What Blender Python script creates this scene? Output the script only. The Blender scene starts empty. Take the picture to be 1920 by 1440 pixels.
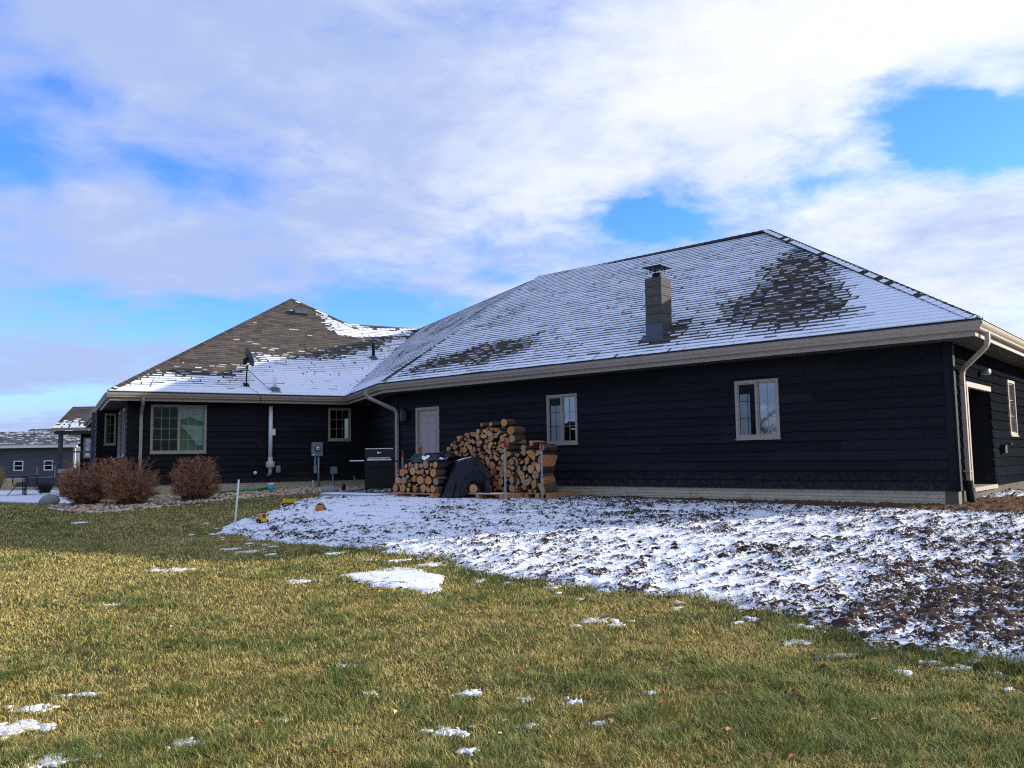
import bpy, bmesh, math, random
import numpy as np
from mathutils import Vector, Matrix
random.seed(11); np.random.seed(11)
rad = math.radians
SC = bpy.context.scene
COL = SC.collection

# ---------------------------------------------------------------- camera
F_PX, PITCH, ROLL = 1539.18, 0.0888852, -0.0151596
fw = Vector((0, math.cos(PITCH), math.sin(PITCH)))
up0 = Vector((0, -math.sin(PITCH), math.cos(PITCH))); rt0 = Vector((1, 0, 0))
rt = rt0*math.cos(ROLL) + up0*math.sin(ROLL)
up = up0*math.cos(ROLL) - rt0*math.sin(ROLL)
cd = bpy.data.cameras.new('camera'); cam = bpy.data.objects.new('camera', cd); COL.objects.link(cam)
cam.matrix_world = Matrix((rt, up, -fw)).transposed().to_4x4()
cd.sensor_width = 36; cd.lens = 36*F_PX/1920; cd.clip_start = .05; cd.clip_end = 3000
SC.camera = cam

# ---------------------------------------------------------------- sun, sky, exposure
SUN_EL, SUN_T = rad(17), rad(8)
sdir = Vector((math.cos(SUN_EL)*math.cos(SUN_T), math.cos(SUN_EL)*math.sin(SUN_T), math.sin(SUN_EL)))
ld = bpy.data.lights.new('sun', 'SUN'); ld.energy = 5.0; ld.angle = rad(.6); ld.color = (1, .92, .80)
sun = bpy.data.objects.new('sun', ld); COL.objects.link(sun)
sun.rotation_euler = sdir.to_track_quat('Z', 'Y').to_euler(); sun.location = sdir*60
SC.view_settings.view_transform = 'Standard'; SC.view_settings.look = 'None'
SC.view_settings.exposure = 0.48; SC.view_settings.gamma = 1; SC.view_settings.use_curve_mapping = False

world = bpy.data.worlds.new('World'); SC.world = world; world.use_nodes = True
wt = world.node_tree; wt.nodes.clear()
class NT:
    """tiny node helper"""
    def __init__(s, tree): s.t = tree
    def n(s, kind, **kw):
        nd = s.t.nodes.new(kind)
        for k, v in kw.items():
            if k.startswith('i_'):
                key = k[2:]; key = int(key) if key.isdigit() else key.replace('_', ' ')
                sock = nd.inputs[key]
                if hasattr(v, 'is_output') or isinstance(v, bpy.types.NodeSocket): s.t.links.new(v, sock)
                else: sock.default_value = v
            else: setattr(nd, k, v)
        return nd
    def m(s, op, a, b=0.0, c=0.0, clamp=False):
        nd = s.t.nodes.new('ShaderNodeMath'); nd.operation = op; nd.use_clamp = clamp
        for i, v in enumerate((a, b, c)):
            if isinstance(v, bpy.types.NodeSocket): s.t.links.new(v, nd.inputs[i])
            else: nd.inputs[i].default_value = v
        return nd.outputs[0]
    def mix(s, f, a, b, blend='MIX'):
        nd = s.t.nodes.new('ShaderNodeMix'); nd.data_type = 'RGBA'; nd.blend_type = blend
        for sk, v in ((nd.inputs[0], f), (nd.inputs[6], a), (nd.inputs[7], b)):
            if isinstance(v, bpy.types.NodeSocket): s.t.links.new(v, sk)
            else: sk.default_value = v if not isinstance(v, tuple) or len(v) == 4 else (*v, 1)
        return nd.outputs[2]
    def ramp(s, f, lo, hi):
        nd = s.t.nodes.new('ShaderNodeMapRange'); nd.interpolation_type = 'SMOOTHSTEP'
        s.t.links.new(f, nd.inputs[0]) if isinstance(f, bpy.types.NodeSocket) else None
        nd.inputs[1].default_value = lo; nd.inputs[2].default_value = hi
        return nd.outputs[0]
    def noise(s, vec, scale, detail=4, rough=.55, dist=0):
        nd = s.t.nodes.new('ShaderNodeTexNoise')
        if vec is not None: s.t.links.new(vec, nd.inputs['Vector'])
        nd.inputs['Scale'].default_value = scale; nd.inputs['Detail'].default_value = detail
        nd.inputs['Roughness'].default_value = rough; nd.inputs['Distortion'].default_value = dist
        return nd.outputs['Fac']
W = NT(wt)
tc = W.n('ShaderNodeTexCoord').outputs['Generated']
sep = W.n('ShaderNodeSeparateXYZ', i_0=tc).outputs
dz = W.m('MAXIMUM', sep[2], 0.0)
den = W.m('ADD', dz, .16)
cvec = W.n('ShaderNodeCombineXYZ', i_0=W.m('DIVIDE', sep[0], den), i_1=W.m('DIVIDE', sep[1], den)).outputs[0]
wob = W.noise(cvec, 2.1, 5, .6)
wob2 = W.noise(W.n('ShaderNodeVectorMath', operation='ADD', i_0=cvec, i_1=(7.3, 2.1, 0)).outputs[0], 2.1, 5, .6)
az = W.m('ADD', W.m('ARCTAN2', sep[0], sep[1]), W.m('MULTIPLY', W.m('SUBTRACT', wob, .5), .24))
el = W.m('ADD', W.m('ARCSINE', sep[2]), W.m('MULTIPLY', W.m('SUBTRACT', wob2, .5), .10))
def blob(a0, e0, sa, se):
    a = W.m('DIVIDE', W.m('SUBTRACT', az, a0), sa); e = W.m('DIVIDE', W.m('SUBTRACT', el, e0), se)
    q = W.m('ADD', W.m('MULTIPLY', a, a), W.m('MULTIPLY', e, e))
    return W.m('EXPONENT', W.m('MULTIPLY', q, -1.0))
def deg(a): return rad(a)
big = W.noise(cvec, .95, 9, .56, .35)
fine = W.noise(cvec, 2.6, 9, .66, .5)
cov = W.m('ADD', W.m('MULTIPLY', big, 1.1), W.m('MULTIPLY', fine, .75))
puff = W.noise(cvec, 7.5, 7, .62, .3)
cov = W.m('ADD', W.m('ADD', cov, -.30), W.m('MULTIPLY', W.m('SUBTRACT', puff, .5), .42))
# (azimuth, elevation, half widths in degrees, weight): clear gaps negative, cloud banks positive
BLOBS = [(9.5,16.0,4.0,1.8,-.75),(28.8,20.0,4.2,2.5,-.66),(25.5,18.6,1.8,1.0,.22),(31.5,21.2,2.2,1.0,.42),(21,17.2,3.6,1.3,-.34),(31.5,18.5,3.5,2.6,-.45),
         (-21.5,18.0,3.2,1.7,-.30),(-28.5,23,2.4,1.4,-.30),(-32.5,18,4,3.2,-.42),(-24,9.6,11,1.3,-.50),(-10,10.0,7,1.4,-.52),(-17,8,8,1.0,-.3),
         (4,29.5,6.0,3.2,-.24),(-33,28.0,3.2,3.0,-.30),(15.5,19.5,3.0,1.6,.30),(23.5,23.5,5,2.0,.25),(-27,3.6,9,1.1,-.40),(-1.5,13.0,3.0,.9,-.25),
         (18,27,11,4.5,.35),(31,26,6,4,.35),(25,14.5,5,2.2,.34),(33,12.5,6,3.2,.30),(0,19.5,9,3.2,.26),(-26,14.5,10,2.2,.22),(-15,25,12,4,.18)]
for a0, e0, sa, se, w in BLOBS:
    cov = W.m('ADD', cov, W.m('MULTIPLY', blob(rad(a0), rad(e0), rad(sa), rad(se)), w))
mask = W.ramp(cov, .12, .76)
hz = W.ramp(sep[2], .105, .015)
mask = W.m('MAXIMUM', W.m('MULTIPLY', mask, .97), W.m('MULTIPLY', hz, .85))
# cloud brightness: whiter towards the sun (azimuth +) and where thick, lavender-grey where thin in shade
rgt = W.ramp(W.m('ARCTAN2', sep[0], sep[1]), rad(-40), rad(32))
lit = W.m('ADD', W.m('ADD', W.m('MULTIPLY', W.noise(cvec, 1.7, 8, .62, .5), .9), W.m('MULTIPLY', W.m('SUBTRACT', puff, .5), .35)), W.m('MULTIPLY', rgt, .42))
lit = W.m('ADD', lit, W.m('MULTIPLY', blob(rad(19), rad(26), rad(13), rad(6)), .32))
lit = W.m('ADD', lit, W.m('MULTIPLY', blob(rad(33), rad(24), rad(6), rad(5)), .4))
lit = W.m('ADD', lit, W.m('MULTIPLY', blob(rad(4), rad(18), rad(9), rad(2.6)), .22))
lit = W.ramp(lit, .50, 1.14)
lit = W.m('MULTIPLY', lit, W.m('SUBTRACT', 1.0, W.m('MULTIPLY', hz, .7)))
ccol = W.mix(lit, (.41, .52, .81, 1), (.92, .95, 1.0, 1))
sky = W.n('ShaderNodeTexSky', sky_type='NISHITA', sun_disc=False, sun_elevation=SUN_EL, sun_rotation=rad(82),
          air_density=1.0, dust_density=.6, ozone_density=2.2)
hs = W.n('ShaderNodeHueSaturation', i_Saturation=1.25, i_Value=1.0, i_Color=sky.outputs[0])
skc = W.mix(1.0, hs.outputs[0], (.80,1.08,2.0,1), 'MULTIPLY')
bgs = W.n('ShaderNodeBackground', i_Color=skc, i_Strength=.14)
bgc = W.n('ShaderNodeBackground', i_Color=ccol, i_Strength=.79)
ms = W.n('ShaderNodeMixShader', i_0=mask, i_1=bgs.outputs[0], i_2=bgc.outputs[0])
W.n('ShaderNodeOutputWorld', i_Surface=ms.outputs[0])

# ---------------------------------------------------------------- materials
MATS = {}
def mk(name, base, rough=.8, var=.12, scale=6., bump=0., bscale=60., spec=.3, metal=0., rnd=0., attr=None, stretch=None, dirt=None, splash=None):
    m = bpy.data.materials.new(name); m.use_nodes = True; t = m.node_tree; N = NT(t)
    b = t.nodes['Principled BSDF']
    vec = N.n('ShaderNodeTexCoord').outputs['Object']
    if stretch: vec = N.n('ShaderNodeVectorMath', operation='MULTIPLY', i_0=vec, i_1=stretch).outputs[0]
    col = (*base, 1)
    if attr:
        col = N.n('ShaderNodeAttribute', attribute_name=attr).outputs['Color']
    k = N.noise(vec, scale, 5, .6)
    val = N.m('ADD', 1 - var, N.m('MULTIPLY', k, 2*var))
    if rnd:
        val = N.m('MULTIPLY', val, N.m('ADD', 1 - rnd, N.m('MULTIPLY', N.n('ShaderNodeObjectInfo').outputs['Random'], 2*rnd)))
    mul = N.n('ShaderNodeVectorMath', operation='SCALE'); 
    if isinstance(col, tuple): mul.inputs[0].default_value = col[:3]
    else: t.links.new(col, mul.inputs[0])
    t.links.new(val, mul.inputs['Scale']); out = mul.outputs[0]
    if dirt:
        out = N.mix(N.m('MULTIPLY', N.ramp(N.noise(vec, dirt[1], 6, .65), .52, .72), dirt[2]), out, (*dirt[0], 1))
    t.links.new(out, b.inputs['Base Color'])
    b.inputs['Roughness'].default_value = rough; b.inputs['Metallic'].default_value = metal
    b.inputs['Specular IOR Level'].default_value = spec
    if splash:
        zz = N.n('ShaderNodeSeparateXYZ', i_0=N.n('ShaderNodeTexCoord').outputs['Object']).outputs[2]
        sp = N.m('MULTIPLY', N.ramp(zz, -.22, -.66), N.ramp(N.noise(N.n('ShaderNodeTexCoord').outputs['Object'], 14, 6, .7), .40, .68))
        out = N.mix(N.m('MULTIPLY', sp, .8), out, (*splash, 1)); t.links.new(out, b.inputs['Base Color'])
    if bump:
        bm = N.n('ShaderNodeBump', i_Strength=bump, i_Distance=.02, i_Height=N.noise(vec, bscale, 5, .65))
        t.links.new(bm.outputs[0], b.inputs['Normal'])
    MATS[name] = m; return m
M = MATS
mk('siding', (.0102,.0114,.0150), .62, .30, 3.0, .3, 40, .12, rnd=.32, stretch=(1,1,9), splash=(.060,.050,.042))
mk('siding_worn', (.0102,.0114,.0150), .95, .4, 5.0, .5, 30, .0, rnd=.25, stretch=(1,1,4), dirt=((.045,.055,.068), 17, .8))
mk('corner_board', (.0105,.0118,.0156), .6, .15, 4, .1, 40, .12)
mk('beige_trim', (.36,.298,.232), .5, .08, 3, .03, 60, .4, dirt=((.20,.17,.14), 7, .35))
mk('soffit', (.06,.052,.045), .7, .1, 4)  # beige boards coloured dark: the shade under the eaves is in the base colour
mk('found_block', (.55,.48,.315), .9, .16, 9, .35, 70, .2, rnd=.08, dirt=((.16,.13,.09), 6, .5))
mk('mortar', (.20,.185,.145), .95, .15, 20)
mk('dark_inside', (.006,.006,.008), .9, .1)
mk('cmu', (.100,.099,.088), .95, .2, 10, .5, 90, .15, rnd=.16, dirt=((.09,.08,.07), 9, .6))
mk('cmu_joint', (.20,.196,.18), .95, .12, 30, .3, 120)
mk('flashing', (.085,.10,.125), .45, .15, 8, .05, 30, .5, .5)
mk('black_metal', (.0045,.0045,.005), .5, .2, 8, .05, 60, .22)
mk('grey_metal', (.30,.33,.36), .45, .12, 12, .05, 60, .5, .2)
mk('meter_grey', (.22,.26,.31), .5, .1, 10, .05, 60, .4)
mk('white_pvc', (.78,.80,.82), .4, .06, 6, 0, 60, .4)
mk('cream_plastic', (.58,.54,.42), .5, .08, 8)
mk('white_paint', (.78,.77,.74), .55, .07, 6, .05, 60)
mk('door_paint', (.42,.345,.305), .55, .06, 4, .04, 50)
mk('galv', (.42,.44,.46), .45, .18, 20, .1, 80, .5, .35)
mk('red_paint', (.36,.035,.02), .6, .15, 20)
mk('snow', (.86,.88,.91), .75, .04, 14, .35, 70, .25)
mk('roof_dust', (.83,.87,.93), .8, .05, 14, .3, 70, .2, dirt=((.24,.22,.21), 26, .32))
mk('pallet_wood', (.46,.25,.12), .85, .25, 6, .3, 50, .2, rnd=.18, stretch=(3,3,14))
mk('grey_wood', (.33,.29,.25), .9, .25, 7, .3, 60, .2, stretch=(6,6,6))
mk('tarp', (.0025,.003,.005), .36, .3, 5, .45, 9, .32)
mk('rock_grey', (.26,.26,.26), .9, .3, 12, .5, 40, .2)
mk('yellow_plastic', (.72,.40,.03), .45, .1, 8, 0, 60, .4)
mk('orange_plastic', (.50,.16,.02), .5, .2, 8)
mk('rubber', (.012,.012,.012), .8, .2, 10)
mk('teal_plastic', (.05,.42,.46), .45, .1, 6)
mk('green_edge', (.03,.22,.06), .6, .1, 6)
mk('concrete', (.36,.35,.33), .9, .12, 5, .2, 60)
mk('neigh_siding', (.075,.082,.10), .7, .1, 3, .1, 30, rnd=.06)
mk('limestone', (.52,.44,.28), .9, .2, 6, .4, 30, .2, rnd=.3)
mk('char_iron', (.015,.015,.017), .5, .1)
mk('navy_post', (.05,.058,.075), .6, .12, 4)
mk('straw_grass', (.42,.24,.09), .9, .3, 9, attr='tint')
mk('twig', (.20,.085,.055), .85, .3, 12, attr='tint')
mk('leaf_litter', (.36,.17,.06), .85, .35, 20, attr='tint')
mk('river_rock', (.4,.33,.26), .8, .25, 30, .2, 60, .3, attr='tint')
mk('clod', (.040,.026,.019), .95, .35, 30, .6, 90, .1)
mk('reflection_pale', (.55,.60,.56), .9, .08, 10)  # pale tone of the reflection modelled behind the left window
mk('reflection_green', (.13,.30,.055), .8, .15, 3, stretch=(1,1,30))  # green of the lawn's reflection, put into a sheet's colour
mk('bark', (.085,.066,.052), .95, .55, 9, .9, 30, .1, rnd=.35, stretch=(3,.6,3), dirt=((.20,.17,.14), 14, .5))
mk('dark_shrub', (.03,.05,.025), .9, .3, 20)
mk('shingle', (.085,.068,.053), .95, .30, 22, .6, 160, .15, rnd=.28, attr='tint')
mk('shingle_grey', (.085,.085,.085), .95, .3, 22, .6, 160, .15, attr='tint')
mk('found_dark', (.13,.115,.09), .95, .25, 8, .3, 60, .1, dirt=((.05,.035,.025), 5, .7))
mk('dead_leaf', (.46,.30,.16), .85, .3, 30)
mk('cable', (.008,.008,.008), .6, .1)
mk('dish', (.07,.08,.10), .5, .12, 8, 0, 60, .4)
mk('lamp_glass', (.10,.095,.08), .25, .1, 10)

def endgrain():
    m = bpy.data.materials.new('endgrain'); m.use_nodes = True; t = m.node_tree; N = NT(t); b = t.nodes['Principled BSDF']
    vec = N.n('ShaderNodeTexCoord').outputs['Object']; s = N.n('ShaderNodeSeparateXYZ', i_0=vec).outputs
    r = N.m('SQRT', N.m('ADD', N.m('MULTIPLY', s[0], s[0]), N.m('MULTIPLY', s[2], s[2])))
    w = N.noise(vec, 9, 3, .5)
    rr = N.m('ADD', r, N.m('MULTIPLY', w, .02))
    ring = N.m('ADD', .5, N.m('MULTIPLY', N.m('SINE', N.m('MULTIPLY', rr, 520)), .5))
    rv = N.n('ShaderNodeObjectInfo').outputs['Random']
    c1 = N.mix(rv, (.68,.38,.165,1), (.52,.19,.055,1))
    c2 = N.mix(rv, (.56,.28,.10,1), (.38,.15,.045,1))
    col = N.mix(N.m('MULTIPLY', ring, .5), c1, c2)
    col = N.mix(N.m('MULTIPLY', N.ramp(N.m('FRACT', N.m('MULTIPLY', rv, 7.3)), .70, .78), .65), col, (.30,.24,.185,1))
    heart = N.ramp(rr, .055, .012)
    col = N.mix(N.m('MULTIPLY', heart, .55), col, (.34,.14,.055,1))
    col = N.mix(N.m('MULTIPLY', N.ramp(N.noise(vec, 22, 5, .7), .55, .75), .5), col, (.20,.11,.06,1))
    t.links.new(col, b.inputs['Base Color']); b.inputs['Roughness'].default_value = .9; b.inputs['Specular IOR Level'].default_value = .15
    bm = N.n('ShaderNodeBump', i_Strength=.4, i_Distance=.01, i_Height=N.noise(vec, 60, 4, .6)); t.links.new(bm.outputs[0], b.inputs['Normal'])
    MATS['endgrain'] = m
endgrain()
def splitwood():
    m = mk('splitwood', (.43,.19,.065), .9, .3, 8, .5, 40, .15, rnd=.25, stretch=(9,1.2,9)); return m
splitwood()
def glass(name, tint, refl, rough=.02, k=.9):
    m = bpy.data.materials.new(name); m.use_nodes = True; t = m.node_tree; t.nodes.clear(); N = NT(t)
    tr = N.n('ShaderNodeBsdfTransparent', i_Color=(*tint, 1)); gl = N.n('ShaderNodeBsdfGlossy', i_Color=(.9,.95,1,1), i_Roughness=rough)
    wv = N.noise(N.n('ShaderNodeTexCoord').outputs['Object'], 2.2, 2, .5)
    bm = N.n('ShaderNodeBump', i_Strength=.05, i_Distance=.02, i_Height=wv); t.links.new(bm.outputs[0], gl.inputs['Normal'])
    lw = N.n('ShaderNodeFresnel', i_IOR=1.5).outputs[0]
    f = N.m('ADD', refl, N.m('MULTIPLY', lw, k), clamp=True)
    mx = N.n('ShaderNodeMixShader', i_0=f, i_1=tr.outputs[0], i_2=gl.outputs[0])
    N.n('ShaderNodeOutputMaterial', i_Surface=mx.outputs[0]); MATS[name] = m
glass('glass', (.55,.6,.62), .16)
glass('glass_screen', (.30,.33,.36), .0, .10, .22)
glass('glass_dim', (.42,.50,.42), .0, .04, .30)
glass('glass_clear', (.8,.88,.84), .0, .02, .5)

# ---------------------------------------------------------------- mesh helpers
class MB:
    def __init__(s): s.v = []; s.f = []; s.mi = []; s.c = []
    def add(s, vs, fs, mi=0, col=None):
        o = len(s.v); s.v += [tuple(v) for v in vs]; s.f += [tuple(i + o for i in f) for f in fs]; s.mi += [mi]*len(fs)
        if col is not None: s.c += [col]*len(vs)
        return s
    def box(s, fr, a, b, c, mi=0, col=None):
        """fr = (origin, ex, ey, ez); a,b,c = ranges"""
        o, ex, ey, ez = fr
        vs = [o + ex*x + ey*y + ez*z for z in c for y in b for x in a]
        return s.add(vs, [(0,2,3,1),(4,5,7,6),(0,1,5,4),(2,6,7,3),(0,4,6,2),(1,3,7,5)], mi, col)
    def hexa(s, p8, mi=0, col=None):
        return s.add(p8, [(0,3,2,1),(4,5,6,7),(0,1,5,4),(1,2,6,5),(2,3,7,6),(3,0,4,7)], mi, col)
    def tube(s, pts, r, n=6, mi=0, cap=True, col=None):
        pts = [Vector(p) for p in pts]; rs = r if isinstance(r, (list, tuple)) else [r]*len(pts); vs = []
        pv = None
        for i, p in enumerate(pts):
            d = (pts[min(i+1, len(pts)-1)] - pts[max(i-1, 0)]).normalized()
            if pv is None: pv = d.orthogonal().normalized()
            pv = (pv - d*pv.dot(d)); pv = pv.normalized() if pv.length > 1e-6 else d.orthogonal().normalized()
            q = d.cross(pv)
            for k in range(n):
                a = 2*math.pi*k/n; vs.append(p + (pv*math.cos(a) + q*math.sin(a))*rs[i])
        fs = [(i*n+k, i*n+(k+1)%n, (i+1)*n+(k+1)%n, (i+1)*n+k) for i in range(len(pts)-1) for k in range(n)]
        if cap: fs += [tuple(reversed(range(n))), tuple(range((len(pts)-1)*n, len(pts)*n))]
        return s.add(vs, fs, mi, col)
    def rtube(s, pts, w, d, side, mi=0):
        """rectangular downspout: section w (along side) by d"""
        pts = [Vector(p) for p in pts]; vs = []
        for i, p in enumerate(pts):
            t = (pts[min(i+1, len(pts)-1)] - pts[max(i-1, 0)]).normalized()
            sd = (side - t*side.dot(t)).normalized(); q = t.cross(sd)
            for a, b in ((-w,-d),(w,-d),(w,d),(-w,d)): vs.append(p + sd*a/2 + q*b/2)
        fs = [(i*4+k, i*4+(k+1)%4, (i+1)*4+(k+1)%4, (i+1)*4+k) for i in range(len(pts)-1) for k in range(4)]
        fs += [(3,2,1,0), tuple(range((len(pts)-1)*4, len(pts)*4))]
        return s.add(vs, fs, mi)
    def prism(s, poly, ext, mi=0, col=None):
        n = len(poly); vs = list(poly) + [Vector(p) + ext for p in poly]
        return s.add(vs, [tuple(range(n)), tuple(reversed(range(n, 2*n)))] + [(i, n+i, n+(i+1) % n, (i+1) % n) for i in range(n)], mi, col)
    def lathe(s, o, ax, prof, n=16, mi=0):
        ax = Vector(ax).normalized(); e1 = ax.orthogonal().normalized(); e2 = ax.cross(e1); vs = []
        for r, h in prof:
            for k in range(n):
                a = 2*math.pi*k/n; vs.append(o + ax*h + (e1*math.cos(a) + e2*math.sin(a))*r)
        fs = [(i*n+k, i*n+(k+1)%n, (i+1)*n+(k+1)%n, (i+1)*n+k) for i in range(len(prof)-1) for k in range(n)]
        fs += [tuple(reversed(range(n))), tuple(range((len(prof)-1)*n, len(prof)*n))]
        return s.add(vs, fs, mi)
    def mesh(s, name, mats, smooth=False):
        me = bpy.data.meshes.new(name); me.from_pydata(s.v, [], s.f)
        for m in (mats if isinstance(mats, (list, tuple)) else [mats]): me.materials.append(M[m] if isinstance(m, str) else m)
        me.polygons.foreach_set('material_index', s.mi)
        if smooth: me.polygons.foreach_set('use_smooth', [True]*len(s.f))
        if s.c and len(s.c) == len(s.v):
            at = me.color_attributes.new('tint', 'FLOAT_COLOR', 'POINT')
            at.data.foreach_set('color', np.array([(*c, 1) for c in s.c], np.float32).ravel())
        return me
    def obj(s, name, mats, parent=None, smooth=False, mw=None, fixn=False):
        me = s.mesh(name, mats, smooth)
        if fixn:
            bm = bmesh.new(); bm.from_mesh(me); bmesh.ops.recalc_face_normals(bm, faces=bm.faces); bm.to_mesh(me); bm.free()
        return link(name, me, parent, mw)
def link(name, me, parent=None, mw=None):
    o = bpy.data.objects.new(name, me); COL.objects.link(o)
    if parent is not None:
        o.parent = parent; o.matrix_parent_inverse = PINV.get(parent.name, Matrix())
    if mw is not None: o.matrix_basis = mw
    return o
PINV = {}
def tag(o, label=None, cat=None, group=None, kind=None):
    if label: o['label'] = label
    if cat: o['category'] = cat
    if group: o['group'] = group
    if kind: o['kind'] = kind
    return o
def empty(name, loc, label, cat, group=None):
    o = bpy.data.objects.new(name, None); COL.objects.link(o); o.location = loc; o.empty_display_size = .2
    PINV[o.name] = Matrix.Translation(Vector(loc)).inverted()
    return tag(o, label, cat, group)
def V3(*a): return Vector(a)
Z = V3(0,0,1)

# ---------------------------------------------------------------- terrain
CP=np.array([(0,0,-1.62),(0,4.3,-1.57),(-5,4,-1.6),(5,4,-1.5),(0,9,-1.38),(-6,9,-1.44),(6,9,-1.13),(9.5,12,-.93),(3,12,-1.12),(-1,13,-1.15),(-5,15,-1.22),(-10,15,-1.3),(-4.6,18.2,-1.0),(-5,22,-.92),(-2,18,-.9),(.8,19,-.91),(3.6,16.6,-.915),(5.3,15.2,-.91),(7.3,13.4,-.91),(-7.5,24.7,-.89),(-11,21,-1.06),(-14,24,-1.1),(-20,33,-1.12),(-16,14,-1.32),(-15,4,-1.66),(13,15,-.87),(16,5,-1.35),(14,-8,-1.7),(-14,-10,-1.75),(0,-12,-1.72),(10,22,-.9),(0,30,-.95),(-12,40,-1.1),(-30,62,-1.95),(-60,60,-2.0),(-40,20,-1.7),(-50,-30,-2.1),(50,-30,-2.0),(50,30,-1.3),(20,70,-1.8),(-20,110,-2.3),(90,110,-2.2),(-110,40,-2.4)])
def tps_fit(P):
    n=len(P);d=np.hypot(P[:,None,0]-P[None,:,0],P[:,None,1]-P[None,:,1])
    K=np.where(d>0,d*d*np.log(d+1e-9),0)+np.eye(n)*.02
    M=np.zeros((n+3,n+3));M[:n,:n]=K;M[:n,n]=1;M[:n,n+1:]=P[:,:2];M[n,:n]=1;M[n+1:,:n]=P[:,:2].T
    return np.linalg.solve(M,np.r_[P[:,2],0,0,0])
TW=tps_fit(CP)
def gz(x,y):
    x=np.asarray(x,float);y=np.asarray(y,float);s=x.shape
    xr=x.ravel();yr=y.ravel();o=np.empty(len(xr))
    R=np.hypot(xr,yr-10);k=np.minimum(1,95/np.maximum(R,1e-6));xr2=xr*k;yr2=(yr-10)*k+10
    for i in range(0,len(xr),100000):
        sl=slice(i,i+100000);d=np.hypot(xr2[sl,None]-CP[:,0],yr2[sl,None]-CP[:,1])
        o[sl]=np.where(d>0,d*d*np.log(d+1e-9),0)@TW[:-3]+TW[-3]+TW[-2]*xr2[sl]+TW[-1]*yr2[sl]
    return o.reshape(s)
def g1(x, y): return float(gz(x, y))
def h2(ix, iy, s):
    h = (ix.astype(np.int64)*374761393 + iy.astype(np.int64)*668265263 + s*1442695041) & 0x7fffffff
    h = (h ^ (h >> 13))*1274126177 & 0x7fffffff
    return ((h ^ (h >> 16)) & 0xffff)/65535.0
def vn(x, y, sc, s=0):
    x = np.asarray(x)*sc; y = np.asarray(y)*sc; ix = np.floor(x); iy = np.floor(y); fx = x-ix; fy = y-iy
    fx = fx*fx*(3-2*fx); fy = fy*fy*(3-2*fy)
    a = h2(ix,iy,s); b = h2(ix+1,iy,s); c = h2(ix,iy+1,s); d = h2(ix+1,iy+1,s)
    return (a*(1-fx)+b*fx)*(1-fy)+(c*(1-fx)+d*fx)*fy
def fbm(x, y, sc, oc=4, s=0, g=.5):
    t = 0; a = 1; n = 0
    for i in range(oc): t = t + a*vn(x, y, sc*2.03**i, s+i*17); n += a; a *= g
    return t/n
def inpoly(x, y, P):
    r = np.zeros(np.shape(x), bool); n = len(P)
    for i in range(n):
        x0, y0 = P[i]; x1, y1 = P[(i+1) % n]
        if y0 == y1: continue
        c = ((y0 > y) != (y1 > y)) & (x < (x1-x0)*(y-y0)/(y1-y0)+x0); r ^= c
    return r
def edist(x, y, P):
    d = np.full(np.shape(x), 1e9); n = len(P)
    for i in range(n):
        x0, y0 = P[i]; x1, y1 = P[(i+1) % n]; L = (x1-x0)**2+(y1-y0)**2 + 1e-12
        t = np.clip(((x-x0)*(x1-x0)+(y-y0)*(y1-y0))/L, 0, 1)
        d = np.minimum(d, np.hypot(x-x0-t*(x1-x0), y-y0-t*(y1-y0)))
    return d
SNOW = [(-4.32,24.4),(-4.56,21.89),(-5.11,19.65),(-5.09,18.45),(-5.14,17.22),(-5.35,16.52),(-5.35,15.60),(-5.22,14.61),(-4.74,14.09),(-4.15,13.34),(-3.52,12.65),(-2.84,12.17),(-1.98,11.65),(-1.32,11.13),(-0.78,10.58),(-0.41,9.75),(-0.03,9.44),(0.26,9.33),(0.54,8.96),(0.94,8.51),(1.33,8.23),(1.70,8.01),(1.92,7.65),(1.98,7.17),(2.21,7.35),(2.51,7.14),(2.59,6.88),(2.64,6.58),(2.70,6.25),(2.92,6.13),(3.14,5.96),(3.27,5.79),(3.39,5.63),(3.55,5.21),(3.82,4.57),(6.2,3.9),(11,5.5),(13,14),(9.4,17),(7.25,13.5),(-3.2,22.7),(-3.9,24.4)]
PATCH = [(-1.93,9.73),(-1.67,9.85),(-1.42,10.07),(-1.10,9.83),(-0.82,9.45),(-0.87,9.09),(-0.93,8.83),(-1.17,8.91),(-1.57,9.24)]
SPOTS = [(-4.19,12.34,0.12),(-3.79,11.97,0.18),(-3.40,11.62,0.09),(-2.52,11.48,0.11),(-4.35,10.62,0.2),(-1.91,10.86,0.06),(-1.54,10.72,0.09),(-1.06,10.34,0.14),(0.72,7.35,0.15),(0.86,7.19,0.06),(2.17,6.43,0.10),(-1.27,6.22,0.05),(-0.30,5.53,0.08),(0.05,5.37,0.05),(0.35,5.29,0.05),(-1.87,4.77,0.09),(-3.01,5.04,0.18),(-2.49,4.55,0.11),(-0.40,4.85,0.10),(0.06,4.90,0.05),(0.46,4.91,0.05),(-2.90,5.68,0.08),(-3.09,5.40,0.10),(-1.41,5.09,0.04),(-0.26,4.54,0.06),(-0.98,5.58,0.05),(0.86,5.42,0.03),(-2.49,9.59,0.16),(-4.09,8.54,0.07),(-8.86,16.93,0.15)]
ROCK = [(-11.9,21.3),(-11.4,20.3),(-10.24,18.97),(-9.53,18.66),(-8.87,18.78),(-8.22,19.23),(-7.77,20.33),(-7.22,21.00),(-6.49,21.74),(-5.78,22.25),(-5.11,23.11),(-4.57,23.41),(-4.3,24.4),(-3.9,26.6),(-4.9,27.1),(-11.4,23.9)]
PATIO = [(-11.7,21.9),(-12.0,22.6),(-11.9,24.6),(-13.2,27.4),(-15.0,31.5),(-17,33.2),(-24.5,34.5),(-27,29),(-20,26.4),(-15.2,24.4),(-13.2,23.0)]
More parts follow.
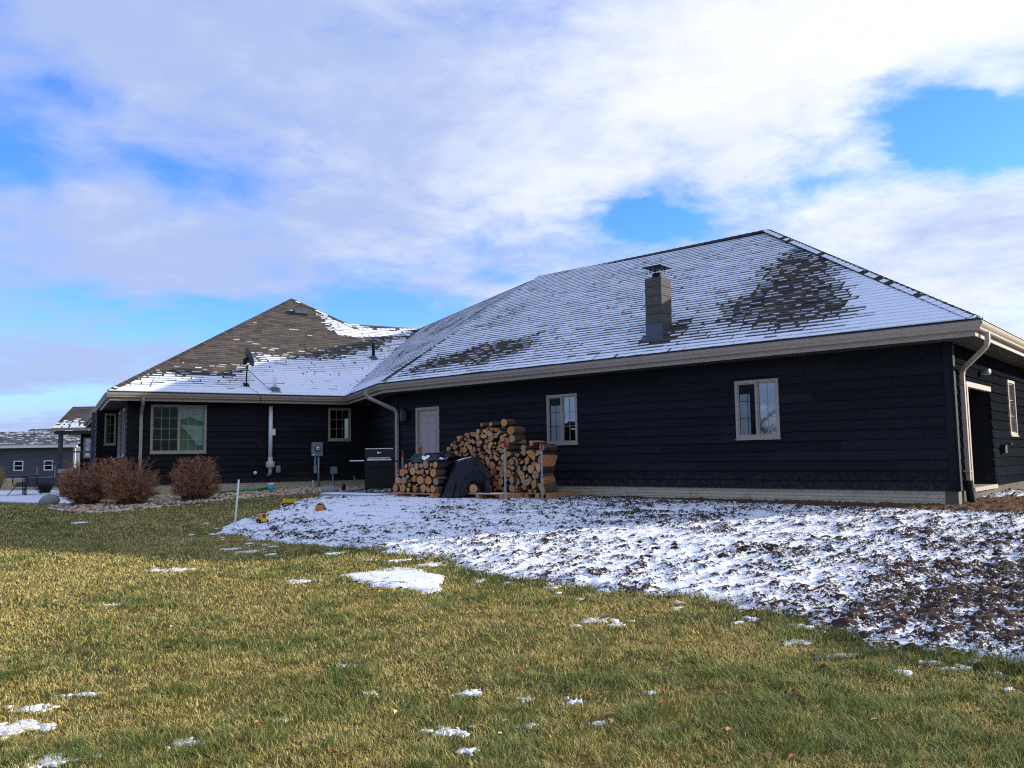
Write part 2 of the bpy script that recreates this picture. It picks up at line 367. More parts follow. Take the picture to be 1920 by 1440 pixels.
# ---------------------------------------------------------------- ground
def gridmesh(xs, ys, zf):
    X, Y = np.meshgrid(xs, ys); Zz = zf(X, Y); nx, ny = len(xs), len(ys)
    co = np.stack([X.ravel(), Y.ravel(), Zz.ravel()], 1)
    i = np.arange(nx*ny).reshape(ny, nx); q = np.stack([i[:-1,:-1], i[:-1,1:], i[1:,1:], i[1:,:-1]], -1).reshape(-1, 4)
    return co, q, X, Y
def np_mesh(name, co, faces, mats, attrs=None, smooth=True, k=4):
    me = bpy.data.meshes.new(name); nf = len(faces)
    me.vertices.add(len(co)); me.vertices.foreach_set('co', np.asarray(co, np.float32).ravel())
    me.loops.add(nf*k); me.loops.foreach_set('vertex_index', np.asarray(faces, np.int32).ravel())
    me.polygons.add(nf); me.polygons.foreach_set('loop_start', np.arange(0, nf*k, k, dtype=np.int32))
    me.polygons.foreach_set('use_smooth', np.full(nf, smooth))
    for m in (mats if isinstance(mats, (list, tuple)) else [mats]): me.materials.append(M[m] if isinstance(m, str) else m)
    me.update(calc_edges=True)
    for an, av in (attrs or {}).items():
        av = np.asarray(av, np.float32)
        if av.ndim == 1: a = me.attributes.new(an, 'FLOAT', 'POINT'); a.data.foreach_set('value', av)
        else:
            a = me.color_attributes.new(an, 'FLOAT_COLOR', 'POINT'); a.data.foreach_set('color', np.c_[av, np.ones(len(av))].astype(np.float32).ravel())
    return me
def soil_mat():
    m = bpy.data.materials.new('lawn_soil'); m.use_nodes = True; t = m.node_tree; N = NT(t); b = t.nodes['Principled BSDF']
    v = N.n('ShaderNodeTexCoord').outputs['Object']
    c = N.mix(N.ramp(N.noise(v, .35, 5, .6), .35, .65), (.19,.155,.05,1), (.10,.11,.032,1))
    c = N.mix(N.m('MULTIPLY', N.ramp(N.noise(v, 9, 6, .7), .4, .7), .6), c, (.035,.032,.014,1))
    t.links.new(c, b.inputs['Base Color']); b.inputs['Roughness'].default_value = 1; b.inputs['Specular IOR Level'].default_value = .05
    bm = N.n('ShaderNodeBump', i_Strength=.9, i_Distance=.06, i_Height=N.noise(v, 14, 7, .75)); t.links.new(bm.outputs[0], b.inputs['Normal'])
    MATS['lawn_soil'] = m
soil_mat()
def axis(lo, hi, step, far):
    a = list(np.arange(lo, hi+1e-6, step)); d = step; x = hi
    R = []; 
    while x < far: d *= 1.28; x += d; R.append(x)
    d = step; x = lo; Lx = []
    while x > -far: d *= 1.28; x -= d; Lx.append(x)
    return np.array(Lx[::-1] + a + R)
xs = axis(-28, 14, .3, 900); ys = axis(-3, 36, .3, 900)
co, q, _, _ = gridmesh(xs, ys, gz)
tag(link('ground', np_mesh('ground', co, q, 'lawn_soil')), kind='structure')

# snow dusted bare soil beside the house
def dirt_mat():
    m = bpy.data.materials.new('dusted_soil'); m.use_nodes = True; t = m.node_tree; N = NT(t); b = t.nodes['Principled BSDF']
    v = N.n('ShaderNodeTexCoord').outputs['Object']
    a = N.n('ShaderNodeAttribute', attribute_name='snow').outputs['Fac']
    sv = N.n('ShaderNodeVectorMath', operation='MULTIPLY', i_0=v, i_1=(1,1.0,1)).outputs[0]
    k = N.m('ADD', a, N.m('MULTIPLY', N.m('SUBTRACT', N.noise(sv, 30, 5, .7), .5), 2.3))
    k = N.m('ADD', k, N.m('MULTIPLY', N.m('SUBTRACT', N.noise(v, 80, 3, .6), .5), .7))
    f = N.ramp(k, .45, .55)
    soil = N.mix(N.noise(v, 40, 5, .65), (.022,.015,.012,1), (.085,.050,.032,1))
    soil = N.mix(N.n('ShaderNodeAttribute', attribute_name='mulch').outputs['Fac'], soil, N.mix(N.noise(v, 55, 4, .7), (.05,.03,.02,1), (.23,.12,.06,1)))
    c = N.mix(f, soil, (.87,.89,.92,1))
    t.links.new(c, b.inputs['Base Color']); b.inputs['Roughness'].default_value = .9; b.inputs['Specular IOR Level'].default_value = .1
    h = N.m('ADD', N.m('MULTIPLY', f, .35), N.noise(v, 60, 5, .65))
    bm = N.n('ShaderNodeBump', i_Strength=.7, i_Distance=.018, i_Height=h); t.links.new(bm.outputs[0], b.inputs['Normal'])
    MATS['dusted_soil'] = m
dirt_mat()
WLA, WLB = np.array([7.255,13.5]), np.array([-3.21,22.65])
def wdist(x, y):
    u = (WLB-WLA)/np.linalg.norm(WLB-WLA); return -((x-WLA[0])*(-u[1])+(y-WLA[1])*u[0])*-1*-1
def snow_sheet(P, step, name, amp, soft, bias, bx):
    x0,x1,y0,y1 = bx
    xs = np.arange(x0, x1, step); ys = np.arange(y0, y1, step)
    X, Y = np.meshgrid(xs, ys); ins = inpoly(X, Y, P); d = edist(X, Y, P); sd = np.where(ins, d, -d)
    sd = sd + (fbm(X, Y, 1.6, 4, 5)-.5)*.45*soft + (fbm(X, Y, 6, 3, 9)-.5)*.22*soft
    keep = sd > -step*1.5
    big = fbm(X, Y, .45, 4, 21); med = fbm(X, Y, 2.4, 4, 33); fin = fbm(X, Y, 9, 3, 41); mic = .5*(vn(X, Y, 19, 77)+vn(X*.8+Y*.6, Y*.8-X*.6, 27, 79))
    row = fbm(X*.5+Y*.9, Y*.35-X*.6, 2.2, 3, 55)
    h = ((med-.5)*.055 + (fin-.5)*.040 + (mic-.5)*.030)*amp + .008
    _u = (WLB-WLA)/np.linalg.norm(WLB-WLA); h = h*np.clip(np.abs((X-WLA[0])*-_u[1]+(Y-WLA[1])*_u[0])/.5, .30, 1)
    edge = np.clip(sd/.18, -1, 1)
    sn = .5 + bias(X, Y) + (big-.5)*.42 - (med-.5)*.38 - (fin-.5)*.75 - (mic-.5)*1.0 + (row-.5)*.30
    h = h + np.clip(.52-sn, 0, .35)*.075*amp
    Zz = gz(X, Y) + np.where(edge > 0, .010 + np.maximum(.003, .025*edge*min(1, amp+.1) + h*np.minimum(1, edge)), .010*edge - .004 )
    i = -np.ones(X.shape, int); kk = keep[:-1,:-1] & keep[1:,:-1] & keep[:-1,1:] & keep[1:,1:]
    use = np.zeros(X.shape, bool); use[:-1,:-1] |= kk; use[1:,:-1] |= kk; use[:-1,1:] |= kk; use[1:,1:] |= kk
    i[use] = np.arange(use.sum())
    q = np.stack([i[:-1,:-1][kk], i[:-1,1:][kk], i[1:,1:][kk], i[1:,:-1][kk]], -1)
    co = np.stack([X[use], Y[use], Zz[use]], 1)
    ux = (WLB-WLA)/np.linalg.norm(WLB-WLA); nd = (X-WLA[0])*ux[1]*-1 + (Y-WLA[1])*ux[0]; nd = nd  # distance to the wing wall
    wd = np.abs(nd); al = (X-WLA[0])*ux[0]+(Y-WLA[1])*ux[1]
    mul = np.clip((1.15 - wd - 0.11*np.maximum(al, 0) + (med-.5)*.9)/.35, 0, 1)*(X > -.5)
    mul = np.maximum(mul, np.clip((1.5 - np.hypot(X-8.1, Y-13.4))/.7 + (med-.5), 0, 1))
    if name != 'dirt_yard': mul = mul*0
    sn = sn - mul*.8
    return np_mesh(name, co, q, 'dusted_soil', {'snow': sn[use], 'mulch': mul[use]})
def yard_bias(X, Y):
    b = .095 + .01*np.clip((3.2-X)/4, -1, 1)
    b += .22*np.exp(-((X+3.2)**2/5+(Y-17.5)**2/16))       # smooth drift near the pallets
    b += .10*np.clip(1-np.abs(Y-11-.3*X)/3, 0, 1)
    for (cx, cy, r) in ((3.05,10.1,.5),(3.8,7.35,.75),(4.7,8.3,.8),(2.75,6.75,.6),(3.4,6.2,.5),(5.3,7.2,.7),(2.1,14.2,.5),(5.5,9.5,.7)):
        b -= .20*np.exp(-((X-cx)**2*.55+(Y-cy)**2*2.2)/r**2)
    return b
tag(link('dirt_yard', snow_sheet(SNOW, .034, 'dirt_yard', 1.0, 1.0, yard_bias, (-6,13,3.7,25))), kind='structure')
tag(link('snow_patch', snow_sheet(PATCH, .03, 'snow_patch', .30, 1.25, lambda X, Y: .42+0*X, (-2.3,-.5,8.5,10.4))), kind='structure')

def spot_mesh():
    mb = MB(); rnd = random.Random(77)
    def frag(x, y, r):
        n = 11; ph = rnd.random()*6; ring = []
        for k in range(n):
            a = 2*math.pi*k/n; rr = r*(1+.35*math.sin(2*a+ph)+.25*math.sin(3*a+2*ph)+rnd.uniform(-.25,.25)); ring.append((x+math.cos(a)*rr*1.25, y+math.sin(a)*rr))
        vs = [V3(x, y, g1(x, y)+.014)] + [V3(px, py, g1(px, py)+rnd.uniform(.004,.010)) for px, py in ring] + [V3(x+(px-x)*1.12, y+(py-y)*1.12, g1(x, y)-.006) for px, py in ring]
        mb.add(vs, [(0, 1+k, 1+(k+1) % n) for k in range(n)] + [(1+k, 1+n+k, 1+n+(k+1) % n, 1+(k+1) % n) for k in range(n)])
    for x, y, r in SPOTS:
        m = int(9 + r*130)
        for k in range(m):
            q_ = abs(rnd.gauss(0, .55)); a = rnd.random()*6.28; frag(x+math.cos(a)*r*q_*1.5, y+math.sin(a)*r*q_*.9, r*rnd.uniform(.10,.34)*(1.1-.5*min(1,q_)))
    for k in range(60):                      # stray flecks along the snow line
        t = rnd.random()*29+5; i0 = int(t); f_ = t-i0; px = SNOW[i0][0]*(1-f_)+SNOW[i0+1][0]*f_; py = SNOW[i0][1]*(1-f_)+SNOW[i0+1][1]*f_
        frag(px-abs(rnd.gauss(0,.25)), py-abs(rnd.gauss(0,.28)), rnd.uniform(.012,.05))
    return mb
tag(spot_mesh().obj('snow', 'snow', smooth=True), kind='stuff')

# patio slab under snow, left of the house
pz = -1.055
pm = MB(); pm.prism([V3(x, y, pz-.16) for x, y in PATIO], V3(0,0,.13), 0)
po = pm.obj('patio', ['concrete'], fixn=True); tag(po, kind='structure')
tag(MB().prism([V3(x, y, pz-.03) for x, y in PATIO], V3(0,0,.035)).obj('patio_snow', ['snow'], po, fixn=True))
MB().box((V3(-3.55,20.9,-.93), V3(-.753,.658,0), V3(-.658,-.753,0), Z), (-1.2,.95), (-.5,.95), (0,.09)).obj('concrete_pad', 'concrete')['kind'] = 'structure'
MB().box((V3(-3.55,20.9,-.838), V3(-.753,.658,0), V3(-.658,-.753,0), Z), (-1.2,.9), (.55,.95), (0,.02)).obj('pad_snow', 'snow', bpy.data.objects['concrete_pad'])

# ---------------------------------------------------------------- house frame of reference
a_, d_ = .852831, .508716
A = V3(-math.sin(a_), math.cos(a_), 0); B = V3(math.cos(a_), math.sin(a_), 0)
D = V3(-math.sin(d_), math.cos(d_), 0); C = V3(math.cos(d_), math.sin(d_), 0)
E0 = V3(7.270,12.548,2); E1 = V3(-3.611,22.053,2); E2 = V3(-5.432,26.44,2); E3 = V3(-11.474,23.071,2); E4 = E3 + D*20.5
R = V3(6.707,20.886,5.764); RL = V3(.917,26.174,5.764); P = V3(-8.792,32.517,6.451); Q = V3(-5.979,31.583,5.05); VV = V3(-3.75,33.2,5.15)
ZB, ZT = -.66, 1.79                       # siding bottom and soffit
Wc = V3(7.255,13.5,0); W1 = Wc + A*13.9; W3 = E3 + (C+D)*.65; W3.z = 0; W2 = W3 + C*7.35
house = empty('ranch_house', (1,20,-.88), 'long dark navy ranch house with beige gutters and a snow dusted roof', 'house')
FR = {'front': (Wc, A, -B, Z), 'left': (W3, C, -D, Z), 'end': (Wc, B, -A, Z), 'side': (W3, D, -C, Z)}
cdir = (W2-W1).normalized(); FR['link'] = (W1, cdir, V3(cdir.y, -cdir.x, 0)*-1, Z)
BAY = 4.55
FR['bayfront'] = (W3 + D*BAY, -C, -D, Z); FR['bayside'] = (W3 + D*BAY - C*.62, D, -C, Z)
def rect_sub(r, holes):
    out = [r]
    for h in holes:
        nxt = []
        for (a, b, c, d) in out:
            if h[0] >= b or h[1] <= a or h[2] >= d or h[3] <= c: nxt.append((a, b, c, d)); continue
            if a < h[0]: nxt.append((a, h[0], c, d))
            if b > h[1]: nxt.append((h[1], b, c, d))
            l, r2 = max(a, h[0]), min(b, h[1])
            if c < h[2]: nxt.append((l, r2, c, h[2]))
            if d > h[3]: nxt.append((l, r2, h[3], d))
        out = nxt
    return out
def siding(fr, L, holes, mat, label=None, phase=0., s0=0., zb=ZB, zt=ZT, parent=None, cuts=None):
    o, es, en, ez = fr
    mb = MB()
    for (a, b, c, d) in rect_sub((s0, L, zb, zt), holes): mb.box(fr, (a, b), (-.10, -.012), (c, d))
    w = mb.obj('wall', 'siding', parent or house)
    if label: w['label'] = label
    z = zb; i = 0
    while z < zt - .02:
        z1 = min(z+.178, zt)
        s = s0 - ((i*1.37 + phase) % 3.66)
        while s < L:
            e = s + 3.66
            for (a, b, c, d) in rect_sub((max(s, s0)+.0028, min(e, L)-.0028, z, z1), holes):
                if b-a < .04 or d-c < .012: continue
                t0 = .030 - .028*(c-z)/.178; t1 = .030 - .028*(d-z)/.178
                jit = random.uniform(-.002, .002)
                zz = c - (.012 if c == z and z > zb else 0)
                p = [o+es*a+en*-.012+ez*zz, o+es*b+en*-.012+ez*zz, o+es*b+en*(t0+jit)+ez*zz, o+es*a+en*(t0+jit)+ez*zz,
                     o+es*a+en*-.012+ez*d, o+es*b+en*-.012+ez*d, o+es*b+en*(t1+jit)+ez*d, o+es*a+en*(t1+jit)+ez*d]
                MB().hexa(p).obj('siding_board', mat, w, fixn=True)
            s = e
        z = z1; i += 1
    return w
# openings (s0, s1, z0, z1)
OF = [(7.67,8.545,.28,1.42), (2.95,3.83,.285,1.41), (12.16,13.06,-.66,1.357)]
OL = [(.60,2.17,.273,1.766-.05), (5.94,6.70,.63,1.70)]
OE = [(.84,2.75,-.66,1.19), (4.36,5.06,.29,1.43)]
OS = [(.75,1.75,.20,1.66), (2.7,3.7,.20,1.66)]
OB = [(.05,.40,.62,1.68)]
siding(FR['front'], 13.9, OF, 'siding')
siding(FR['left'], 7.35, OL, 'siding', phase=1.2)
siding(FR['end'], 11.2, OE, 'siding_worn', phase=.7, label='weathered lap siding on the end wall')
siding(FR['side'], BAY, OS, 'siding', phase=.4)
siding(FR['bayfront'], .62, OB, 'siding', phase=.4)
siding(FR['bayside'], 1.4, [], 'siding', phase=.9)
MB().box(FR['side'], (BAY+.01, 19.5), (-.2,-.012), (-1.2, ZT)).obj('wall', 'siding', house)
MB().box((W3+D*(BAY+1.4), C, D, Z), (-.62,-.02), (-.1,0), (-1.2,ZT)).obj('wall', 'siding', house)
Lk = (W2-W1).length
siding(FR['link'], Lk, [], 'siding', phase=2)
for fr, s in ((FR['front'],0), (FR['end'],0), (FR['front'],13.9), (FR['left'],0), (FR['side'],0), (FR['bayfront'],.62)):
    o, es, en, ez = fr
    rg = (s-.002 if s == 0 else s-.10, s+.10 if s == 0 else s+.002)
    if fr is FR['end'] : rg = (-.026, .09)
    if fr is FR['side']: rg = (-.026, .10)
    MB().box(fr, rg, (.0345, .044) if fr is not FR['end'] else (.0, .044), (ZB, ZT-.004)).obj('corner_board', 'corner_board', house)

# foundation of cast block courses
def foundation(fr, L, s0=0., zb=-1.3, label=None):
    o, es, en, ez = fr
    f = MB().box(fr, (s0, L), (-.2, -.014), (zb, ZB-.002)).obj('foundation', 'mortar', house)
    z = ZB-.004; i = 0
    while z > -1.12:
        h = .061
        s = s0 - (i*.61 % 1.22)
        while s < L:
            a, b = max(s, s0)+.002, min(s+1.22, L)-.002
            if b-a > .03:
                MB().box(fr, (a, b), (-.02, random.uniform(-.007,-.003)), (z-h+.006, z)).obj('foundation_block', 'found_block', f)
            s += 1.22
        z -= h; i += 1
foundation(FR['front'], 13.9); foundation(FR['left'], 7.35)
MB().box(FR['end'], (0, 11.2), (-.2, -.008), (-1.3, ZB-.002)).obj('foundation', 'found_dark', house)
MB().box(FR['side'], (0, 19), (-.2, -.008), (-1.5, ZB-.002)).obj('foundation', 'found_block', house)
MB().box(FR['link'], (0, Lk), (-.2, -.008), (-1.3, ZB-.002)).obj('foundation', 'found_block', house)

# soffits, fascia, gutters: swept along the eaves with mitred corners
EB0 = E0 + B*11.75
PATH = [EB0, E0, E1, E2, E3, E4]
def sweep(path, prof, outsign=1):
    """prof: list of (n, z) with n outward from the eave line"""
    nv = []
    for i, p in enumerate(path):
        ns = []
        for j in (i-1, i):
            if 0 <= j < len(path)-1:
                t = (path[j+1]-path[j]).normalized(); ns.append(V3(-t.y, t.x, 0)*outsign)
        if len(ns) == 2:
            b = (ns[0]+ns[1]).normalized(); b = b/max(.3, b.dot(ns[0]))
        else: b = ns[0]
        nv.append(b)
    mb = MB(); n = len(prof); vs = []
    for p, b in zip(path, nv):
        for (nn, z) in prof: vs.append(V3(p.x, p.y, 0) + b*nn + Z*z)
    fs = [(i*n+k, i*n+(k+1) % n, (i+1)*n+(k+1) % n, (i+1)*n+k) for i in range(len(path)-1) for k in range(n)]
    fs += [tuple(range(n)), tuple(range((len(path)-1)*n, len(path)*n))]
    mb.add(vs, fs); return mb
SG = -1   # path runs with the outside on this side
# outward test
_t = (E1-E0).normalized(); 
if V3(-_t.y, _t.x, 0).dot(-B) > 0: SG = 1
GP = [(-.125,1.985),(-.125,1.872),(-.055,1.868),(-.042,1.885),(-.042,1.905),(-.018,1.935),(-.006,1.968),(-.006,1.984),(0,1.987),(0,2.0),(-.018,2.0),(-.018,1.985),(-.10,1.955)]
for pth in ([E0, E1, E2, E3], [EB0, E0], [E3, E4]):
    pass
sweep(PATH, GP, SG).obj('gutter', 'beige_trim', house, fixn=True)
sweep(PATH, [(-.150,1.965),(-.150,1.782),(-.128,1.782),(-.128,1.965)], SG).obj('fascia', 'beige_trim', house, fixn=True)
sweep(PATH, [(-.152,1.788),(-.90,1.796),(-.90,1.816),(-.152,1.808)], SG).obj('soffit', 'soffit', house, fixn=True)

# downspouts
def world(fr, s, n, z): return fr[0] + fr[1]*s + fr[2]*n + Z*z
def smoothpts(pts, r=.09):
    out = [pts[0]]
    for i in range(1, len(pts)-1):
        p = pts[i]; a = (pts[i-1]-p).normalized(); b = (pts[i+1]-p).normalized(); out += [p+a*r, p+(a+b)*r*.28, p+b*r]
    return out + [pts[-1]]
def downspout(pts, side, ztop=None, straps=(), label=None):
    mb = MB().rtube(smoothpts(pts), .085, .066, side); 
    d = mb.obj('downspout', 'beige_trim', house, fixn=True)
    if label: d['label'] = label
    return d
f = FR['end']
ds = downspout([world(f,-.20,.60,1.87), world(f,-.20,.60,1.66), world(f,.40,.075,1.34), world(f,.40,.075,-.50)], B)
for z in (1.1,-.36): MB().box(f, (.335,.465), (.0,.112), (z,z+.03)).obj('strap', 'beige_trim', ds)
MB().tube([world(f,.40,.08,-.50), world(f,.40,.085,-.72), world(f,.41,.10,-1.0)], [.06,.065,.065], 10).obj('drain_boot', 'rubber', ds, smooth=True)
f = FR['front']
downspout([world(f,14.52,.56,1.87), world(f,14.5,.56,1.72), world(f,13.78,.075,1.32), world(f,13.78,.075,-.78)], A)
f = FR['left']
downspout([world(f,.34,.58,1.87), world(f,.34,.58,1.74), world(f,.34,.075,1.42), world(f,.34,.075,-.80)], C)

# ---------------------------------------------------------------- windows and doors
def window(fr, op, cols, rows, sashes, glassmat, casing=.055, parent=None, green=False, label=None):
    s0, s1, z0, z1 = op; mb = MB(); par = parent or house
    for a, b, c, d in ((s0-casing*.0, s0+casing, z0, z1), (s1-casing, s1, z0, z1), (s0+casing, s1-casing, z0, z0+casing), (s0+casing, s1-casing, z1-casing, z1)):
        mb.box(fr, (a, b), (-.06, .040), (c, d))
    mb.box(fr, (s0-.012, s1+.012), (-.012, .058), (z0-.026, z0-.001))
    w = mb.obj('window', 'beige_trim', par)
    if label: w['label'] = label
    n = sashes; iw = (s1-s0-2*casing-.03*(n-1))/n
    MB().box(fr, (s0+.01, s1-.01), (-.62, -.60), (z0+.01, z1-.01)).obj('room', 'dark_inside', w)
    for k in range(n):
        a = s0+casing+k*(iw+.03); b = a+iw; off = 0 if k % 2 == 0 else .012
        fm = MB(); t = .022
        for p, q_, r, t2 in ((a, a+t, z0+casing, z1-casing), (b-t, b, z0+casing, z1-casing), (a+t, b-t, z0+casing, z0+casing+t), (a+t, b-t, z1-casing-t, z1-casing)):
            fm.box(fr, (p, q_), (-.028+off, .010+off), (r, t2))
        fm.obj('sash', 'beige_trim', w)
        MB().box(fr, (a+t, b-t), (-.014+off, -.008+off), (z0+casing+t, z1-casing-t)).obj('pane', glassmat[k % len(glassmat)], w)
        my0 = -.024 if glassmat[k % len(glassmat)] == 'glass_screen' else -.0075
        mm = MB(); ga, gb, gc, gd = a+t, b-t, z0+casing+t, z1-casing-t
        for i in range(1, cols): x = ga+(gb-ga)*i/cols; mm.box(fr, (x-.006, x+.006), (my0+off, my0+.006+off), (gc, gd))
        for j in range(1, rows):
            y = gc+(gd-gc)*j/rows
            for i in range(cols):
                xa = ga+(gb-ga)*i/cols+(.0051 if i else 0); xb = ga+(gb-ga)*(i+1)/cols-(.0051 if i < cols-1 else 0)
                mm.box(fr, (xa, xb), (my0+off, my0+.006+off), (y-.006, y+.006))
        mm.obj('muntin', 'beige_trim', w)
        if k < n-1: MB().box(fr, (b+.001, b+.029), (-.03, .03), (z0+casing, z1-casing)).obj('mullion', 'beige_trim', w)
    return w
# sash order: s runs away from the viewer's right on the wing, so the screened sash has the larger s
window(FR['front'], OF[0], 2, 3, 2, ['glass','glass_screen'])
window(FR['front'], OF[1], 2, 3, 2, ['glass','glass_screen'])
wl = window(FR['left'], OL[0], 3, 4, 2, ['glass_dim','glass_clear'], label='wide two-sash window with a painted green reflection')
s0, s1, z0, z1 = OL[0]; mid = (s0+s1)/2
MB().box(FR['left'], (s0+.03, s1-.03), (-.30, -.285), (z0, z1-.02)).obj('lawn_reflection', 'reflection_green', wl)  # added sheet behind the panes, painted as the reflected green lawn
def wavy_sheet(fr, pts_top, pts_bot, n0, amp, nfold, name, mat, parent, rows=8):
    cols = len(pts_top); vs = []; fs = []
    for j in range(rows+1):
        t = j/rows
        for i in range(cols):
            s = pts_top[i][0]*(1-t)+pts_bot[i][0]*t; z = pts_top[i][1]*(1-t)+pts_bot[i][1]*t
            vs.append(world(fr, s, n0 + amp*math.sin(i/cols*nfold*6.28+1.1*t), z))
    for j in range(rows):
        for i in range(cols-1): fs.append((j*cols+i, j*cols+i+1, (j+1)*cols+i+1, (j+1)*cols+i))
    return MB().add(vs, fs).obj(name, mat, parent, smooth=True)
N_ = 24; xs_ = [mid+.03+(s1-.09-mid)*i/N_ for i in range(N_+1)]
wavy_sheet(FR['left'], [(x, z1-.07) for x in xs_], [(x, z1-.42+.10*math.exp(-((i/N_-.45)/.18)**2)-.06*(i/N_)) for i, x in enumerate(xs_)], -.12, .012, 7, 'reflection_upper', 'reflection_pale', wl)  # added pale sheet shaped like the bright upper part of the reflection
wavy_sheet(FR['left'], [(mid+.06+(s1-.10-mid)*i/N_, z0+.86-.06*(i/N_)) for i in range(N_+1)], [(mid+.06+(s1-.10-mid)*i/N_, z0+.84-.56*min(1,(i/N_)*1.5)**1.1-.05*(i/N_>.7)) for i in range(N_+1)], -.10, .015, 6, 'reflection_pale', 'reflection_pale', wl)  # added pale sheet shaped like the reflected gable
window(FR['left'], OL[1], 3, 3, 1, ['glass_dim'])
for o in OS: window(FR['side'], o, 2, 3, 1, ['glass'])
window(FR['bayfront'], OB[0], 2, 3, 1, ['glass_dim'], casing=.04)
window(FR['end'], OE[1], 2, 3, 1, ['glass'], label='narrow leaded glass window on the end wall')
# rear entry door of the wing
def door(fr, op):
    s0, s1, z0, z1 = op; mb = MB(); c = .075
    mb.box(fr, (s0, s0+c), (-.06,.04), (z0, z1)); mb.box(fr, (s1-c, s1), (-.06,.04), (z0, z1)); mb.box(fr, (s0+c, s1-c), (-.06,.04), (z1-c, z1))
    d = mb.obj('door', 'beige_trim', house, ); d['label'] = 'beige panelled door behind the firewood'
    a, b = s0+c+.004, s1-c-.004
    leaf = MB().box(fr, (a, b), (-.05,-.022), (z0+.01, z1-c-.004)).obj('door_leaf', 'door_paint', d)
    w = (b-a); 
    for (x0, x1) in ((.12,.46),(.54,.88)):
        for (y0, y1) in ((.06,.30),(.36,.74),(.80,.94)):
            H = z1-c-z0
            for (p, q_, r, t, dp) in ((x0, x1, y0, y1, .0),):
                x_0, x_1, y_0, y_1 = a+w*p, a+w*q_, z0+H*r, z0+H*t
                pm = MB()
                for (k0, k1, k2, k3) in ((x_0, x_0+.02, y_0, y_1), (x_1-.02, x_1, y_0, y_1), (x_0+.02, x_1-.02, y_0, y_0+.02), (x_0+.02, x_1-.02, y_1-.02, y_1)):
                    pm.box(fr, (k0, k1), (-.022,-.014), (k2, k3))
                pm.box(fr, (x_0+.045, x_1-.045), (-.022,-.015), (y_0+.045, y_1-.045))
                pm.obj('door_panel', 'door_paint', d)
    MB().lathe(world(fr, s1-c-.09, -.022, z0+.95), fr[2], [(.012,0),(.012,.03),(.028,.04),(.03,.06),(.018,.075)], 12).obj('door_knob', 'galv', d, smooth=True)
door(FR['front'], OF[2])
# deep doorway on the end wall
s0, s1, z0, z1 = OE[0]; fr = FR['end']; c = .09
mb = MB(); mb.box(fr, (s0, s0+c), (-.05,.036), (z0, z1)); mb.box(fr, (s0+c, s1), (-.05,.036), (z1-c, z1))
mb.box(fr, (s0+c, s1), (-.3,.05), (z0-.05, z0+.02))
dw = mb.obj('doorway', 'beige_trim', house); dw['label'] = 'deep dark doorway in the end wall'
rec = MB(); rec.box(fr, (s0-.02, s0+.012), (-1.1,-.051), (z0, z1)); rec.box(fr, (s1-.012, s1+.02), (-1.1,-.051), (z0, z1)); rec.box(fr, (s0-.02, s1+.02), (-1.1,-.051), (z1, z1+.03)); rec.box(fr, (s0, s1), (-1.1,-.31), (z0-.05, z0-.01))
rec.obj('recess', 'siding', dw)
lf = MB().box(fr, (s0+.02, s1-.02), (-1.12,-1.07), (z0, z1)).obj('door_leaf', 'siding', dw)
# lamp, camera and box on the end wall
k = MB().box(fr, (3.35,3.55), (.02,.10), (-.06,.10)).box(fr, (3.40,3.5), (.10,.2), (.10,.13)).obj('wall_lamp', 'black_metal', house)
k = MB().lathe(world(fr, 2.0, .12, 1.42), (fr[2]*.9+fr[1]*-.3), [(.03,-.10),(.05,-.05),(.06,.0),(.06,.05),(.05,.065)], 16).obj('flood_light', 'grey_metal', house, smooth=True)
# lantern beside the door
fr = FR['front']; sL = 13.46
lm = MB().box(fr, (sL-.05, sL+.05), (.02,.045), (1.10,1.30)).box(fr, (sL-.012, sL+.012), (.045,.12), (1.26,1.285))
lm.box(fr, (sL-.085, sL+.085), (.05,.22), (1.325,1.345)); lm.box(fr, (sL-.06, sL+.06), (.075,.195), (1.345,1.37)); lm.box(fr, (sL-.08, sL+.08), (.055,.215), (1.00,1.02))
for x in (-.075, .063):
    for y in (.06,.198): lm.box(fr, (sL+x, sL+x+.012), (y, y+.012), (1.02,1.325))
lo = lm.obj('wall_lantern', 'black_metal', house)
for x in (-.06,.02): MB().box(fr, (sL+x, sL+x+.04), (.08,.19), (1.03,1.315)).obj('lamp_pane', 'lamp_glass', lo)
# ---------------------------------------------------------------- roofs
M1 = [(4.63,4.75),(4.40,4.90),(3.53,4.19),(2.56,1.64),(2.19,0.61),(2.72,0.49),(3.27,0.35),(4.14,0.72),(5.08,1.21),(5.05,2.19),(4.72,2.77),(4.94,3.87)]
M2 = [(13.97,0.21),(13.78,1.15),(12.68,1.55),(11.00,1.86),(10.09,1.83),(9.75,1.09),(10.48,0.67),(11.80,0.49),(13.03,0.32)]
M3 = [(6.62,0.62),(6.62,1.06),(5.98,1.55),(5.70,1.75),(5.62,0.83),(5.86,0.38)]
SMO = [(1.86,-0.30),(0.01,-.3),(0.0,0.00),(1.42,1.61),(2.78,3.28),(3.0,3.5),(2.3,1.5),(2.2,.5)]
SN3 = [(-1,.0),(0.24,0.02),(1.05,0.83),(2.12,1.15),(3.64,0.87),(4.30,1.89),(4.92,2.54),(6.00,2.56),(7.51,2.58),(8.96,3.52),(10.29,4.70),(14,5.2)]
S3B = [(7.62,7.34),(8.40,6.43),(8.98,5.76),(11.26,5.59),(10.96,5.19),(8.51,4.85),(7.96,4.97),(7.85,6.34)]
def pd(u, v, P):
    d = float(edist(np.array(u), np.array(v), P)); return d if bool(inpoly(np.array(u), np.array(v), P)) else -d
def sst(a, b, x): t = max(0., min(1., (x-a)/(b-a))); return t*t*(3-2*t)
